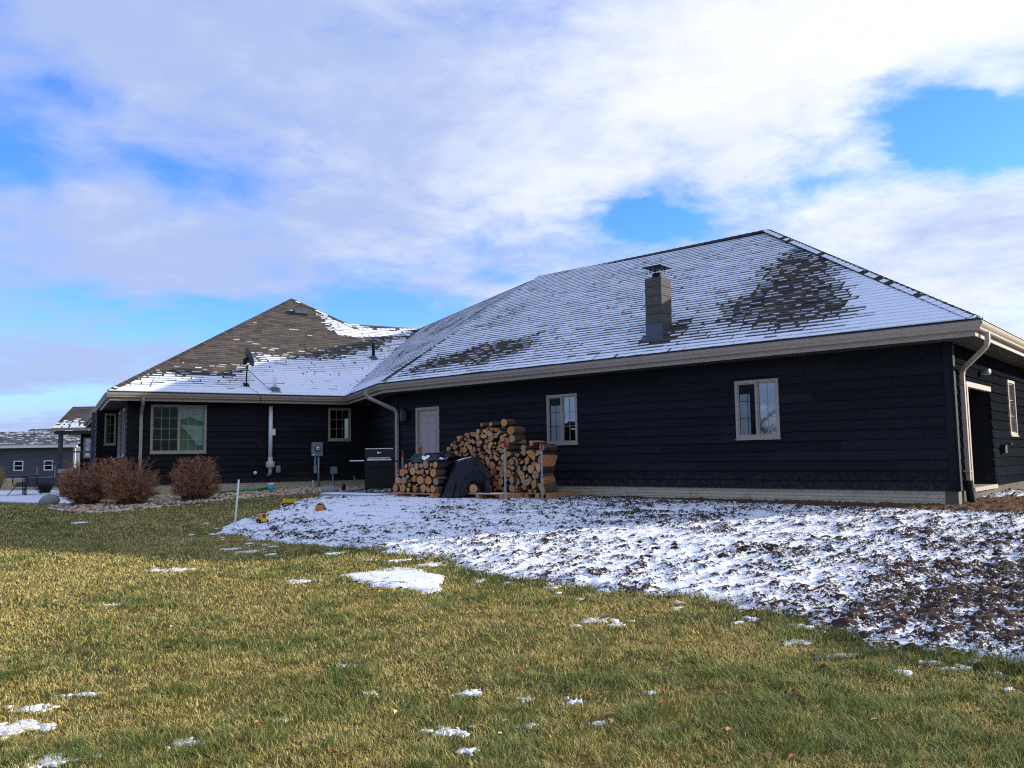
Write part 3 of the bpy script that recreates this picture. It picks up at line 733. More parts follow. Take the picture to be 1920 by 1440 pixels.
def cov_wing(u, v):
    n = float(fbm(np.array(u), np.array(v*1.3), 1.1, 3, 8))-.5; n2 = float(fbm(np.array(u), np.array(v), 4, 2, 18))-.5
    melt = max(sst(-.45, .40, pd(u, v, M1)+n*.8+n2*.4), sst(-.30, .35, pd(u, v, M2)+n*.7+n2*.4)*.97, sst(-.2, .15, pd(u, v, M3)+n2*.3))
    melt = max(melt, sst(.62, .8, float(fbm(np.array(u), np.array(v), .55, 3, 4)))*.4)
    smooth = sst(-.35, .35, pd(u, v, SMO)+n*.5)
    return melt, smooth, (.004 if v < .32 else .030)
def cov_link(u, v):
    n = float(fbm(np.array(u), np.array(v), .8, 3, 61))
    melt = max(sst(.60, .75, n)*.6, sst(.47, .62, float(fbm(np.array(u), np.array(v*.5), 1.4, 3, 71)))*sst(3.2, 4.4, v)*sst(6.6, 5.4, v)*.9)
    return melt, 1-sst(.2, .8, v), .036
def cov_left(u, v):
    n = float(fbm(np.array(u), np.array(v*1.4), 1.6, 3, 91))-.5; n2 = float(fbm(np.array(u), np.array(v), 5, 2, 93))-.5
    vs = np.interp(u, [p[0] for p in SN3], [p[1] for p in SN3])
    s = sst(-.40, .12, vs - v + n*.7 + n2*.35)
    s = max(s, sst(-.15, .1, pd(u, v, S3B)+n*.2+n2*.2))
    return 1-s, (sst(.45, 1.3, vs-v)*.75 if v > .3 else .9), .010, max(.05, sst(-1.5, -.05, vs-v+n*.8)*.8)
SH_VAR = [(1.0,.98,.95),(.72,.70,.70),(1.25,1.18,1.08),(.9,.92,.88),(1.1,1.0,.86)]
VARM = []
def tabmesh(w, thick, tint):
    mb = MB(); L_ = .178; h0, h1 = .022, .005
    vs = [V3(0,0,h0-thick), V3(w,0,h0-thick), V3(w,L_,.0), V3(0,L_,.0), V3(0,0,h0), V3(w,0,h0), V3(w,L_,h1), V3(0,L_,h1)]
    return mb.hexa(vs, 0, tint)
def roof_face(poly, u, label, covfn, singles=0, name='roof', base=(.084,.075,.068), width=.30, shingled=True, deckmat='shingle', nrm=None):
    o = poly[0]; n = None
    n = (poly[1]-poly[0]).cross(poly[2]-poly[0]).normalized()
    if abs((poly[1]-poly[0]).normalized().dot(u)) > .98: n = u.cross(poly[2]-poly[0]).normalized()
    if nrm is not None: n = nrm
    if n.z < 0: n = -n
    poly = [p + Z*((o-p).dot(n)/n.z) for p in poly]
    v = n.cross(u).normalized(); 
    if v.z < 0: v = -v
    flip = u.cross(v).dot(n) < 0
    dk = MB(); dk.prism([p + n*-.004 for p in poly], n*-.06); deck = dk.obj(name, deckmat, house, fixn=True); deck['label'] = label
    at = deck.data.color_attributes.new('tint', 'FLOAT_COLOR', 'POINT'); at.data.foreach_set('color', np.tile(np.array([*base, 1], np.float32), len(deck.data.vertices)))
    if not shingled: return deck
    P2 = [((p-o).dot(u), (p-o).dot(v)) for p in poly]
    vmax = max(p[1] for p in P2)
    shs = MB(); sn = MB(); cand = []
    i = 0; v0 = .055
    while v0 < vmax - .04:
        xs = []
        vv = v0 + .07
        for k in range(len(P2)):
            (a, b), (c, d) = P2[k], P2[(k+1) % len(P2)]
            if (b > vv) != (d > vv): xs.append(a + (c-a)*(vv-b)/(d-b))
        if len(xs) < 2: break
        ua, ub = min(xs), max(xs)
        uu = ua - random.random()*width
        while uu < ub:
            w = width*random.uniform(.72, 1.28); a, b = max(uu, ua), min(uu+w, ub); uu += w
            if b - a < .04: continue
            tv = random.choice(SH_VAR); j = random.uniform(.85, 1.15); th = random.choice((.011,.014,.017)); tint = tuple(min(1, base[k]*tv[k]*j) for k in range(3))
            org = o + u*(a+.002) + v*(v0 + random.uniform(-.004,.004)); ww = b-a-.004
            tm = tabmesh(ww, th, tint)
            full = a > ua+1e-6 and b < ub-1e-6
            cand.append((org, tm, full, ww))
            # snow on this shingle
            melt, smooth, inset, *lee = covfn((a+b)/2, v0); lee = lee[0] if lee else 1.
            r = random.random()
            T = lambda x, y, z: o + u*x + v*(v0+y) + n*z
            top = lambda y: .022 - .017*y/.178
            m = melt + random.uniform(-.20, .20) if melt > .03 else 0.
            if melt > .9 and random.random() > lee: continue
            if m < .25:                      # lying full width
                ins = inset*(1-smooth)*random.uniform(.5, 1.7) + .001; hs = .006 + .012*smooth + random.uniform(0,.002); ye = .150
                if random.random() < .10*(1-smooth): ins += random.uniform(.01,.05)
                a2 = a - .002 + (0 if random.random() > .2*(1-smooth) else random.uniform(0,.05)); b2 = b + .002 - (0 if random.random() > .2*(1-smooth) else random.uniform(0,.05))
            elif m < 1.06:   # thinning towards the lee of the next butt
                k = min(1, (m-.25)/.7); ins = inset + .018 + (.122-inset-.018)*k + random.uniform(-.012,.012); hs = .007; ye = .150
                a2 = a + random.uniform(0,.13)*k; b2 = b - random.uniform(0,.13)*k
            else: continue
            if b2 - a2 < .04: continue
            sk = random.uniform(-.012,.012)*(1-smooth)
            sn.hexa([T(a2,ins,top(ins)-.002), T(b2,ins+sk,top(ins)-.002), T(b2,ye,top(ye)-.002), T(a2,ye,top(ye)-.002),
                     T(a2,ins+.004,top(ins)+hs), T(b2,ins+sk+.004,top(ins)+hs), T(b2,ye,top(ye)+hs+.001), T(a2,ye,top(ye)+hs+.001)])
        v0 += .143; i += 1
    # the shingles that show largest become parts of their own
    idx = sorted([k for k in range(len(cand)) if cand[k][2]], key=lambda k: cand[k][0].length)[:singles]
    one = set(idx); rot = Matrix((u, v, n)).transposed().to_4x4()
    if flip: pass
    for k, (org, tm, full, ww) in enumerate(cand):
        if k in one: link('shingle', tm.mesh('shingle', 'shingle'), deck, Matrix.Translation(org) @ rot)
        else:
            shs.add([org + u*p[0] + v*p[1] + n*p[2] for p in tm.v], tm.f, 0, tm.c[0])
    tag(shs.obj('shingle', 'shingle', deck, fixn=False), kind='stuff')
    if sn.v: tag(sn.obj('roof_snow', 'roof_dust', deck), kind='stuff')
    return deck
def drop(p, z): return V3(p.x, p.y, z)
rw = roof_face([E0, E1, RL, R], (E1-E0).normalized(), 'wing roof slope dusted with snow around a bare dark patch', cov_wing, 300, nrm=(E1-E0).cross((R+RL)/2-E0).normalized())
rl = roof_face([E3, E2, VV, Q, P], (E2-E3).normalized(), 'brown shingled roof slope with snow along its lower third', cov_left, 0, nrm=C.cross(P-E3).normalized())
VV = VV + Z*((E3-VV).dot(C.cross(P-E3))/C.cross(P-E3).z)
rk = roof_face([E1, E2, VV], (E2-E1).normalized(), 'narrow snowy roof slope between hip and valley', cov_link, 0)
n4 = (VV-E1).cross(RL-E1).normalized(); n4 = n4 if n4.z > 0 else -n4
u4 = Z.cross(n4).normalized(); u4 = u4 if u4.dot(E2-E1) > 0 else -u4
rk2 = roof_face([E1, VV, RL], u4, 'narrow snowy upper roof slope beside the hip', cov_link, 0, nrm=n4)
ER = EB0
rh = roof_face([E0, R, EB0], (EB0-E0).normalized(), 'snow covered end slope of the wing roof', lambda u, v: (.05, .4, .012), 0)
P2_ = P + D*9.0
roof_face([E3, P, P2_, E4], (E4-E3).normalized(), 'bare left slope of the house roof', cov_left, 0, shingled=False)
X1 = RL + V3(.658*5.8,.753*5.8,0); X1.z = 2.0; X2 = VV + D*4.9; X2.z = 2; X3 = X2 + C*-1 + D*7; X3.z = 2
bk = MB()
bk.add([EB0, R, RL, X1], [(0,1,2,3)]); bk.add([RL, VV, X2, X1], [(0,1,2,3)]); bk.add([VV, Q, P, P2_, X3, X2], [(0,1,5),(1,2,3),(1,3,4),(1,4,5)])
bk.add([P2_, E4, X3], [(0,1,2)])
bko = bk.obj('roof', 'shingle', house); at = bko.data.color_attributes.new('tint', 'FLOAT_COLOR', 'POINT'); at.data.foreach_set('color', np.tile(np.array([.085,.068,.053,1], np.float32), len(bko.data.vertices)))

def fnorm(a, b, c):
    n = (b-a).cross(c-a).normalized(); return n if n.z > 0 else -n
nW, nE, nK, nL, nS = fnorm(E0,E1,R), fnorm(E0,R,EB0), fnorm(E1,E2,RL), fnorm(E3,E2,P), fnorm(E3,P,E4)
nBk = fnorm(EB0, R, X1)
def caps(p0, p1, na, nb, par, step=.20, snow=.5, tint=(.06,.048,.04), w=.14):
    t = (p1-p0); L_ = t.length; t = t.normalized()
    l = t.cross(na); l = l if l.z < 0 else -l; r = t.cross(nb); r = r if r.z < 0 else -r
    if l.dot(r) > .999: r = -l
    m = ((na+nb)/2).normalized(); s = 0; sn = MB()
    while s < L_-.05:
        e = min(s+step*1.25, L_); q = p0 + t*s; h = .040; h2_ = .026; g = random.uniform(.8,1.2)
        poly0 = [q+l*w+na*h, q+m*(h+.006), q+r*w+nb*h, q+r*w+nb*(h-.02), q+m*(h-.02), q+l*w+na*(h-.02)]
        q2 = p0 + t*e
        poly1 = [q2+l*w+na*h2_, q2+m*(h2_+.004), q2+r*w+nb*h2_, q2+r*w+nb*(h2_-.02), q2+m*(h2_-.02), q2+l*w+na*(h2_-.02)]
        mb = MB(); mb.add(poly0+poly1, [(0,1,4,5),(1,2,3,4),(11,10,7,6),(10,9,8,7),(0,6,7,1),(1,7,8,2),(2,8,9,3),(5,11,6,0)], 0, tuple(c*g for c in tint))
        mb.obj('cap_shingle', 'shingle', par, fixn=True)
        if random.random() < snow:
            a, b = (q+l*w*.95+na*(h+.001)), (q2+l*w*.95+na*(h2_+.001)); k0, k1 = q+l*w*.25+na*(h+.003), q2+l*w*.25+na*(h2_+.003)
            sn.hexa([a, k0, k1, b, a+na*.008, k0+na*.008, k1+na*.008, b+na*.008])
        s += step
    if sn.v: tag(sn.obj('roof_snow', 'snow', par, fixn=True), kind='stuff')
caps(E0+(R-E0)*.02, R, nW, nE, rw, snow=.88); caps(E1+(RL-E1)*.02, RL, nK, nW, rw, snow=.55)
caps(RL, R, nBk, nW, rw, snow=.15); caps(E3+(P-E3)*.02, P, nS, nL, rl, snow=.06, tint=(.075,.06,.05)); caps(Q, P, nL, fnorm(Q,P,P2_), rl, snow=.3, tint=(.075,.06,.05))
caps(Q, VV, nL, fnorm(VV,Q,X2), rl, snow=.8)
caps(VV, RL, nK, fnorm(RL,VV,X2), rk, snow=.6)

# chimney of concrete blocks
q = V3(3.171,17.038,0); cf = (q, A, B, Z)
ch = MB().box(cf, (.02,.38), (.02,.38), (2.25,3.755)).obj('chimney', 'cmu_joint', house); ch['label'] = 'square chimney of grey concrete blocks'
z = 2.775
for k in range(5):
    j = random.uniform(-.003,.003)
    MB().box(cf, (j, .40+j), (0,.40), (z, z+.186)).obj('concrete_block', 'cmu', ch); z += .196
MB().box(cf, (-.006,.406), (-.006,.406), (2.25, 2.766)).box(cf, (-.07,.47), (-.10,-.007), (2.36,2.46)).obj('flashing', 'flashing', ch)
MB().lathe(q + (A+B)*.2 + Z*3.74, Z, [(.115,0),(.115,.13),(.10,.13)], 16).obj('flue', 'black_metal', ch, smooth=False)
cp = MB(); cp.box(cf, (-.04,.44), (-.04,.44), (3.985,4.0))
cp.add([q+A*-.04+B*-.04+Z*4.001, q+A*.44+B*-.04+Z*4.001, q+A*.44+B*.44+Z*4.001, q+A*-.04+B*.44+Z*4.001, q+(A+B)*.2+Z*4.05], [(0,1,4),(1,2,4),(2,3,4),(3,0,4)])
for x in (.09,.31):
    for y in (.09,.31): cp.box(cf, (x-.008,x+.008), (y-.008,y+.008), (3.86,3.986))
cp.obj('chimney_cap', 'black_metal', ch)

# things on the left roof
vd = nL.cross((E2-E3).normalized()); vd = vd if vd.z > 0 else -vd
def onroof(u, v, h=0): return E3 + (E2-E3).normalized()*u + vd*v + nL*(.02+h)
b0 = onroof(3.95, .62)
sd = empty('satellite_dish', b0, 'grey satellite dish on a bent mast above the gutter', 'satellite dish')
MB().box((b0, C, vd, nL), (-.09,.09), (-.12,.12), (0,.012)).obj('foot_plate', 'black_metal', sd)
mt = b0 + Z*.66 + C*.06
MB().tube([b0, b0+Z*.40+C*.01, b0+Z*.56+C*.03, mt], .022, 8).obj('mast', 'black_metal', sd, smooth=True)
dax = (C*.92 + D*.10 + Z*.36).normalized(); dc = mt + Z*.22 - dax*.04
pr = [(.001,0)] + [(.31*k/7, .075*(k/7)**2) for k in range(1, 8)]
MB().lathe(dc, dax, pr + [(.31,.068)] + [(.30*k/7, .075*(k/7)**2-.008) for k in range(7, 0, -1)] , 28).obj('reflector', 'dish', sd, smooth=True)
MB().tube([dc-Z*.25+dax*.0, dc-Z*.20+dax*.40], .012, 6).box((dc-Z*.20+dax*.40, dax, dax.orthogonal().normalized(), dax.cross(dax.orthogonal()).normalized()), (-.03,.05), (-.035,.035), (-.045,.045)).obj('feed_arm', 'grey_metal', sd)
MB().box((dc-dax*.03-Z*.05, dax, D, Z), (-.10,.03), (-.06,.06), (-.14,.06)).obj('bracket', 'black_metal', sd)
for sx in (-.55, .70): MB().tube([mt-Z*.18, onroof(3.95+sx, .62+.75*(1 if sx < 0 else -.45))], .010, 5).obj('strut', 'black_metal', sd)
MB().tube([b0+C*.03, onroof(4.05,.4,.01), onroof(4.2,.15,.015), onroof(4.26,-.02,.01), E3+C*4.3-D*.012+V3(0,0,-.10), E3+C*4.32+D*.12-V3(0,0,.30), W3+C*3.7-D*.03+Z*1.62], .008, 5).obj('cable', 'cable', sd)
v1 = onroof(4.78, .33)
MB().box((v1, C, vd, nL), (-.16,.18), (-.16,.20), (0,.012)).add([v1+C*-.13+vd*-.13+nL*.012, v1+C*.15+vd*-.13+nL*.012, v1+C*.15+vd*.15+nL*.012, v1+C*-.13+vd*.15+nL*.012, v1+C*-.04+vd*.0+nL*.09, v1+C*.08+nL*.09, v1+C*.08+vd*.12+nL*.07, v1+C*-.04+vd*.12+nL*.07], [(0,1,5,4),(1,2,6,5),(2,3,7,6),(3,0,4,7),(4,5,6,7)]).obj('vent_flashing', 'flashing', house)
MB().tube([v1+vd*.05, v1+vd*.05+Z*.40], .057, 12).obj('vent_pipe', 'white_pvc', house, smooth=True)
v2 = onroof(8.81, 3.02)
MB().tube([v2, v2+Z*.56], .055, 10).obj('vent_pipe', 'black_metal', house, smooth=True)
MB().lathe(v2, nL, [(.17,0),(.13,.03),(.07,.10)], 12).obj('vent_flashing', 'flashing', house)
v3 = onroof(6.95, 6.75)
hv = MB().box((v3, C, vd, nL), (-.27,.27), (-.2,.2), (0,.02)); hv.add([v3+C*x+vd*y+nL*z for x in (-.24,.24) for (y, z) in ((-.17,.02),(-.19,.10),(-.12,.16),(.02,.17),(.16,.10),(.17,.02))], [(0,1,7,6),(1,2,8,7),(2,3,9,8),(3,4,10,9),(4,5,11,10),(5,4,3,2,1,0),(6,7,8,9,10,11)])
hv.obj('roof_vent', 'flashing', house, fixn=True)

# ---------------------------------------------------------------- service fittings on the left wall
f = FR['left']
rp = MB().tube([world(f,4.06,.16,1.71), world(f,4.055,.16,.10)], .0625, 14).obj('radon_pipe', 'white_pvc', house, smooth=True)
MB().box(f, (4.10,4.20), (.12,.2), (.80,1.00)).obj('manometer', 'white_pvc', rp)
MB().lathe(world(f,4.06,.16,-.30), Z, [(.05,0),(.07,.04),(.07,.085),(.125,.10),(.135,.13),(.135,.24),(.12,.27),(.075,.30),(.07,.42)], 16).obj('fan_body', 'cream_plastic', rp, smooth=True)
MB().tube([world(f,4.06,.16,-.28), world(f,4.06,.16,-.36), world(f,4.04,.13,-.42), world(f,4.03,.0,-.46)], .06, 12).obj('pipe_elbow', 'grey_metal', rp, smooth=True)
MB().box(f, (4.25,4.39), (.02,.09), (-.37,-.15)).box(f, (4.275,4.365), (.09,.10), (-.34,-.18)).obj('outlet_box', 'meter_grey', house)
MB().lathe(world(f,3.63,.02,-.37), f[2], [(.06,0),(.06,.03),(.045,.07),(.02,.09)], 14).obj('hose_tap', 'white_pvc', house, smooth=True)
MB().tube([world(f,3.70,.03,1.6), world(f,3.72,.03,1.3), world(f,3.66,.03,1.0), world(f,3.71,.03,.85), world(f,3.66,.03,.35), world(f,3.62,.04,.2), world(f,3.70,.04,.05), world(f,3.74,.05,-.35), world(f,3.82,.05,-.46)], .010, 5).obj('cable', 'cable', house)
mt_ = empty('electric_meter', world(f,5.55,.05,-.88), 'grey electric meter box with round glass dial and conduits', 'meter')
mbx = MB().box(f, (5.38,5.72), (.021,.13), (.14,.565)).box(f, (5.37,5.73), (.131,.142), (.13,.575)).obj('meter_box', 'meter_grey', mt_)
MB().lathe(world(f,5.56,.14,.375), f[2], [(.095,0),(.095,.03),(.085,.05)], 20).obj('meter_ring', 'black_metal', mt_, smooth=False)
MB().lathe(world(f,5.56,.19,.375), f[2], [(.075,0),(.07,.035),(.03,.05)], 20).obj('meter_dial', 'white_paint', mt_, smooth=True)
MB().box(f, (5.53,5.59), (.236,.243), (.36,.39)).obj('dial_mark', 'black_metal', mt_)
MB().box(f, (5.40,5.47), (.143,.147), (.16,.20)).obj('meter_tag', 'white_paint', mt_)
MB().tube([world(f,5.50,.08,.14), world(f,5.50,.08,-.18)], .032, 10).box(f, (5.455,5.545), (.03,.12), (-.42,-.18)).obj('conduit', 'grey_metal', mt_)
MB().tube([world(f,5.61,.08,.14), world(f,5.61,.09,-.95)], .034, 10).obj('conduit', 'grey_metal', mt_, smooth=True)
jb = empty('junction_box', world(f,6.05,.3,-.9), 'small grey utility box on a leaning pipe beside the meter', 'utility box')
MB().box(f, (5.98,6.19), (.10,.20), (-.45,-.22)).obj('box', 'meter_grey', jb)
MB().tube([world(f,6.06,.15,-.45), world(f,6.0,.35,-.95)], .022, 8).obj('pipe', 'grey_metal', jb)
w = MB().tube([world(f,5.36,.35,-.62), world(f,5.36,.35,-.98)], .018, 8).obj('marker_stake', 'white_pvc'); tag(w, 'short white marker stake in the rocks beside the meter conduit', 'stake')
w = MB().tube([world(f,6.72,.3,-.52), world(f,6.80,.35,-.93)], .020, 8).obj('marker_stake', 'grey_metal'); tag(w, 'short leaning grey stake near the foundation under the small window', 'stake')

# ---------------------------------------------------------------- bay eave post, far porch of the house
MB().box((W3+D*4.35-C*.75, C, D, Z), (-.05,.05), (-.05,.05), (-1.0,1.70)).obj('porch_post', 'navy_post', house)
px, py = -25.2, 46
pr_ = MB()
ridge = [V3(-25.75,48.0,3.32), V3(-21.0,48.0,3.32)]; eave = [V3(-25.75,45.9,1.98), V3(-21.0,45.9,1.98)]
pr_.prism([eave[0], eave[1], ridge[1], ridge[0]], V3(0,.03,-.06)); pr_.prism([ridge[0], ridge[1], V3(-21,50.2,1.98), V3(-25.75,50.2,1.98)], V3(0,-.03,-.06))
po_ = pr_.obj('porch_roof', 'shingle', house, fixn=True); at = po_.data.color_attributes.new('tint', 'FLOAT_COLOR', 'POINT'); at.data.foreach_set('color', np.tile(np.array([.10,.08,.065,1], np.float32), len(po_.data.vertices)))
ev = (ridge[0]-eave[0]).normalized(); en_ = V3(1,0,0).cross(ev); sn = MB(); sh = MB()
for i in range(17):
    x = -25.75
    while x < -21.1:
        wd = random.uniform(.22,.4); o = eave[0]+V3(x+25.75,0,0)+ev*(i*.145+.02); g = random.uniform(.7,1.3)
        sh.box((o, V3(1,0,0), ev, en_), (.003,wd-.003), (0,.15), (.0,.018-.0), 0, (.105*g,.082*g,.066*g))
        p = sst(7.5, 1.5, i + random.uniform(-2,2) + (x+25.7)*.35)
        if random.random() < max(p, .12*(x > -24)*(i < 12)): sn.box((o, V3(1,0,0), ev, en_), (-.01,wd*random.uniform(.4,1.0)), (random.uniform(.03,.10) if i > 3 else .015,.15), (.019,.027))
        x += wd
tag(sh.obj('shingle', 'shingle', po_), kind='stuff'); tag(sn.obj('roof_snow', 'snow', po_), kind='stuff')
MB().box((eave[0], V3(1,0,0), V3(0,1,0), Z), (0,4.75), (-.12,-.002), (-.12,.01)).obj('gutter', 'beige_trim', house)
MB().box((V3(-25.75,46,1.98), V3(1,0,0), V3(0,1,0), Z), (0.05,4.7), (0,2), (-.30,-.14)).obj('porch_beam', 'navy_post', house)
MB().box((V3(-25.35,46.1,0), V3(1,0,0), V3(0,1,0), Z), (-.09,.09), (-.09,.09), (-1.3,1.7)).obj('porch_post', 'navy_post', house)
pf = (V3(-24.5,46.6,0), V3(1,0,0), V3(0,-1,0), Z)
siding(pf, 3.6, [(.2,.66,.34,1.46),(.88,1.34,.34,1.46)], 'siding', zb=-.7)
for a in (.2,.88):
    window(pf, (a, a+.46, .34, 1.46), 1, 2, 1, ['glass'], casing=.05)
rb = MB()
rb.box((V3(-26.5,45.6,0), V3(1,0,0), V3(0,1,0), Z), (0,1.3), (0,.06), (-.02,.05)); rb.box((V3(-25.3,45.6,0), V3(1,0,0), V3(0,1,0), Z), (0,2.2), (0,.06), (.62,.70))
for x in (-26.4,-25.4): rb.box((V3(x,45.6,0), V3(1,0,0), V3(0,1,0), Z), (-.04,.04), (.0,.06), (-.9,-.021))
MB.obj(rb, 'deck_railing', 'navy_post', house)
MB().box((V3(-26.6,45.0,0), V3(1,0,0), V3(0,1,0), Z), (0,4), (0,2.5), (-1.0,-.72)).box((V3(-26.9,44.6,0), V3(1,0,0), V3(0,1,0), Z), (0,4), (0,.4), (-1.2,-.95)).obj('deck_step', 'navy_post', house)

# ---------------------------------------------------------------- neighbouring house
nh = empty('neighbor_house', (-36,62,-1.9), 'distant charcoal house with white trim and a grey roof', 'house')
nf = (V3(-46,60,0), V3(1,0,0), V3(0,-1,0), Z)
NW = [(9.65,10.36,-.45,.28),(11.85,12.52,-.45,.28)]
wbm = MB()
for (a, b, c, d) in rect_sub((0,14.1,-1.02,1.2), NW): wbm.box(nf, (a, b), (-.3,0), (c, d))
wbm.box(nf, (0,14.1), (-9,-8.8), (-2,1.2)); wbm.box(nf, (13.9,14.1), (-8.8,-.3), (-2,1.2))
nw = wbm.obj('wall', 'neigh_siding', nh)
z = -1.02
while z < 1.18:
    for (a, b, c, d) in rect_sub((0,13.98,z,min(z+.2,1.2)), NW):
        if d-c > .03: MB().hexa([nf[0]+V3(a,-.002,c), nf[0]+V3(b,-.002,c), nf[0]+V3(b,-.030,c), nf[0]+V3(a,-.030,c), nf[0]+V3(a,-.002,d), nf[0]+V3(b,-.002,d), nf[0]+V3(b,-.010,d), nf[0]+V3(a,-.010,d)]).obj('siding_board', 'neigh_siding', nw, fixn=True)
    z += .2
st = MB().box(nf, (0,14.1), (-.3,.02), (-2.2,-1.02)).obj('stone_base', 'mortar', nh)
z = -1.06
for r in range(5):
    x = 8.5 - random.random()
    while x < 13.9:
        wd = random.uniform(.25,.7); MB().box(nf, (x+.01, x+wd-.01), (.02, random.uniform(.04,.08)), (z-.16, z-.01)).obj('stone', 'limestone', st); x += wd
    z -= .165
MB().box(nf, (0,14.1), (.0,.12), (-1.06,-1.0)).obj('stone_cap', 'white_paint', nh)
MB().box(nf, (-.3,14.45), (.35,.5), (1.2,1.40)).obj('fascia', 'white_paint', nh); MB().box(nf, (-.3,14.45), (0,.349), (1.2,1.22)).obj('soffit', 'white_paint', nh)
MB().box(nf, (13.98,14.12), (.0,.05), (-1.0,1.2)).obj('corner_board', 'white_paint', nh)
for (a, b, c, d) in NW:
    m_ = MB()
    for k0, k1, k2, k3 in ((a, a+.07, c, d), (b-.07, b, c, d), (a+.07, b-.07, c, c+.07), (a+.07, b-.07, d-.07, d), (a+.07, b-.07, (c+d)/2-.025, (c+d)/2+.025)): m_.box(nf, (k0, k1), (-.05,.05), (k2, k3))
    w = m_.obj('window', 'white_paint', nh)
    for k2, k3 in ((c+.07, (c+d)/2-.025), ((c+d)/2+.025, d-.07)): MB().box(nf, (a+.07, b-.07), (-.02,-.01), (k2, k3)).obj('pane', 'glass_screen', w)
    MB().box(nf, (a, b), (-.29,-.28), (c, d)).obj('room', 'dark_inside', w)
def slope(o, xl, rise, run, name, n_rows, tint):
    ev = V3(0, run, rise).normalized(); en_ = V3(1,0,0).cross(ev); L_ = math.hypot(run, rise)
    dk = MB().box((o, V3(1,0,0), ev, en_), (0,xl), (0,L_), (-.08,-.001), 0, tint).obj('roof', 'shingle_grey', nh)
    sh = MB(); sn = MB(); st_ = L_/n_rows
    for i in range(n_rows):
        x = 0
        while x < xl-.05:
            wd = min(random.uniform(.3,.55), xl-x); g = random.uniform(.65,1.35); p = o+V3(x,0,0)+ev*i*st_
            sh.box((p, V3(1,0,0), ev, en_), (.004,wd-.004), (0,st_*1.02), (0,.02), 0, tuple(c*g for c in tint))
            if random.random() < .16+.45*sst(.58,.72,float(fbm(np.array(p.x), np.array(i*.4), .6, 3, 7)))+(.35 if i < 2 else 0): sn.box((p, V3(1,0,0), ev, en_), (.0,wd*random.uniform(.3,1)), (st_*random.uniform(.5,.8),st_), (.0205,.028))
            x += wd
    tag(sh.obj('shingle', 'shingle_grey', dk), kind='stuff'); tag(sn.obj('roof_snow', 'snow', dk), kind='stuff')
slope(V3(-46.3,59.5,1.40), 14.75, 1.10, 3.4, 'roof', 18, (.085,.088,.092))
slope(V3(-37.3,62.6,2.40), 6.5, .32, 1.0, 'roof', 5, (.085,.088,.092))
MB().prism([V3(-46.3,62.9,2.42), V3(-46.3,68.5,1.4), V3(-46.3,68.4,1.36), V3(-46.3,62.8,2.36)], V3(14.75,0,0)).prism([V3(-37.3,63.6,2.72), V3(-37.3,65.4,2.2), V3(-37.3,62.6,2.38)], V3(6.5,0,0)).obj('roof', 'neigh_siding', nh, fixn=True)
# ---------------------------------------------------------------- pallets
FF = FR['front']
def pallet(s0, s1, n0, n1, zg, label, tilt=0.):
    w = world(FF, (s0+s1)/2, (n0+n1)/2, zg); p = empty('pallet', w, label, 'pallet', 'wooden pallets under the firewood')
    for n in (0, .5, 1):
        a = n0+.0+(n1-n0-.10)*n
    for k in range(3):
        x = s0+(s1-s0-.09)*k/2; MB().box(FF, (x, x+.09), (n0, n1), (zg+.02, zg+.11)).obj('stringer', 'pallet_wood', p)
    nb = 7; wd = .105; 
    for k in range(nb):
        y = n0+(n1-n0-wd)*k/(nb-1); MB().box(FF, (s0-random.uniform(0,.015), s1+random.uniform(0,.015)), (y, y+wd), (zg+.111, zg+.131)).obj('deck_board', 'pallet_wood', p)
    for k in range(3):
        y = n0+(n1-n0-wd)*k/2; MB().box(FF, (s0, s1), (y, y+wd), (zg-.002, zg+.0195)).obj('bottom_board', 'pallet_wood', p)
    return p
pallet(9.72, 10.98, 1.50, 2.58, -.895, 'wooden pallet under the low rounded log stack beside the grill')
pallet(8.12, 9.55, .85, 2.10, -.895, 'wooden pallet in front of the tall log heap with one log lying on it')
pallet(7.38, 8.06, .40, 1.45, -.895, 'wooden pallet under the split log stack at the right end')
for (s0,s1,n0,n1) in ((8.25,9.5,1.72,2.08),):
    MB().box(FF, (s0, s1), (n0, n1), (-.7635,-.755)).obj('pallet_snow', 'snow', bpy.data.objects['pallet.001'])

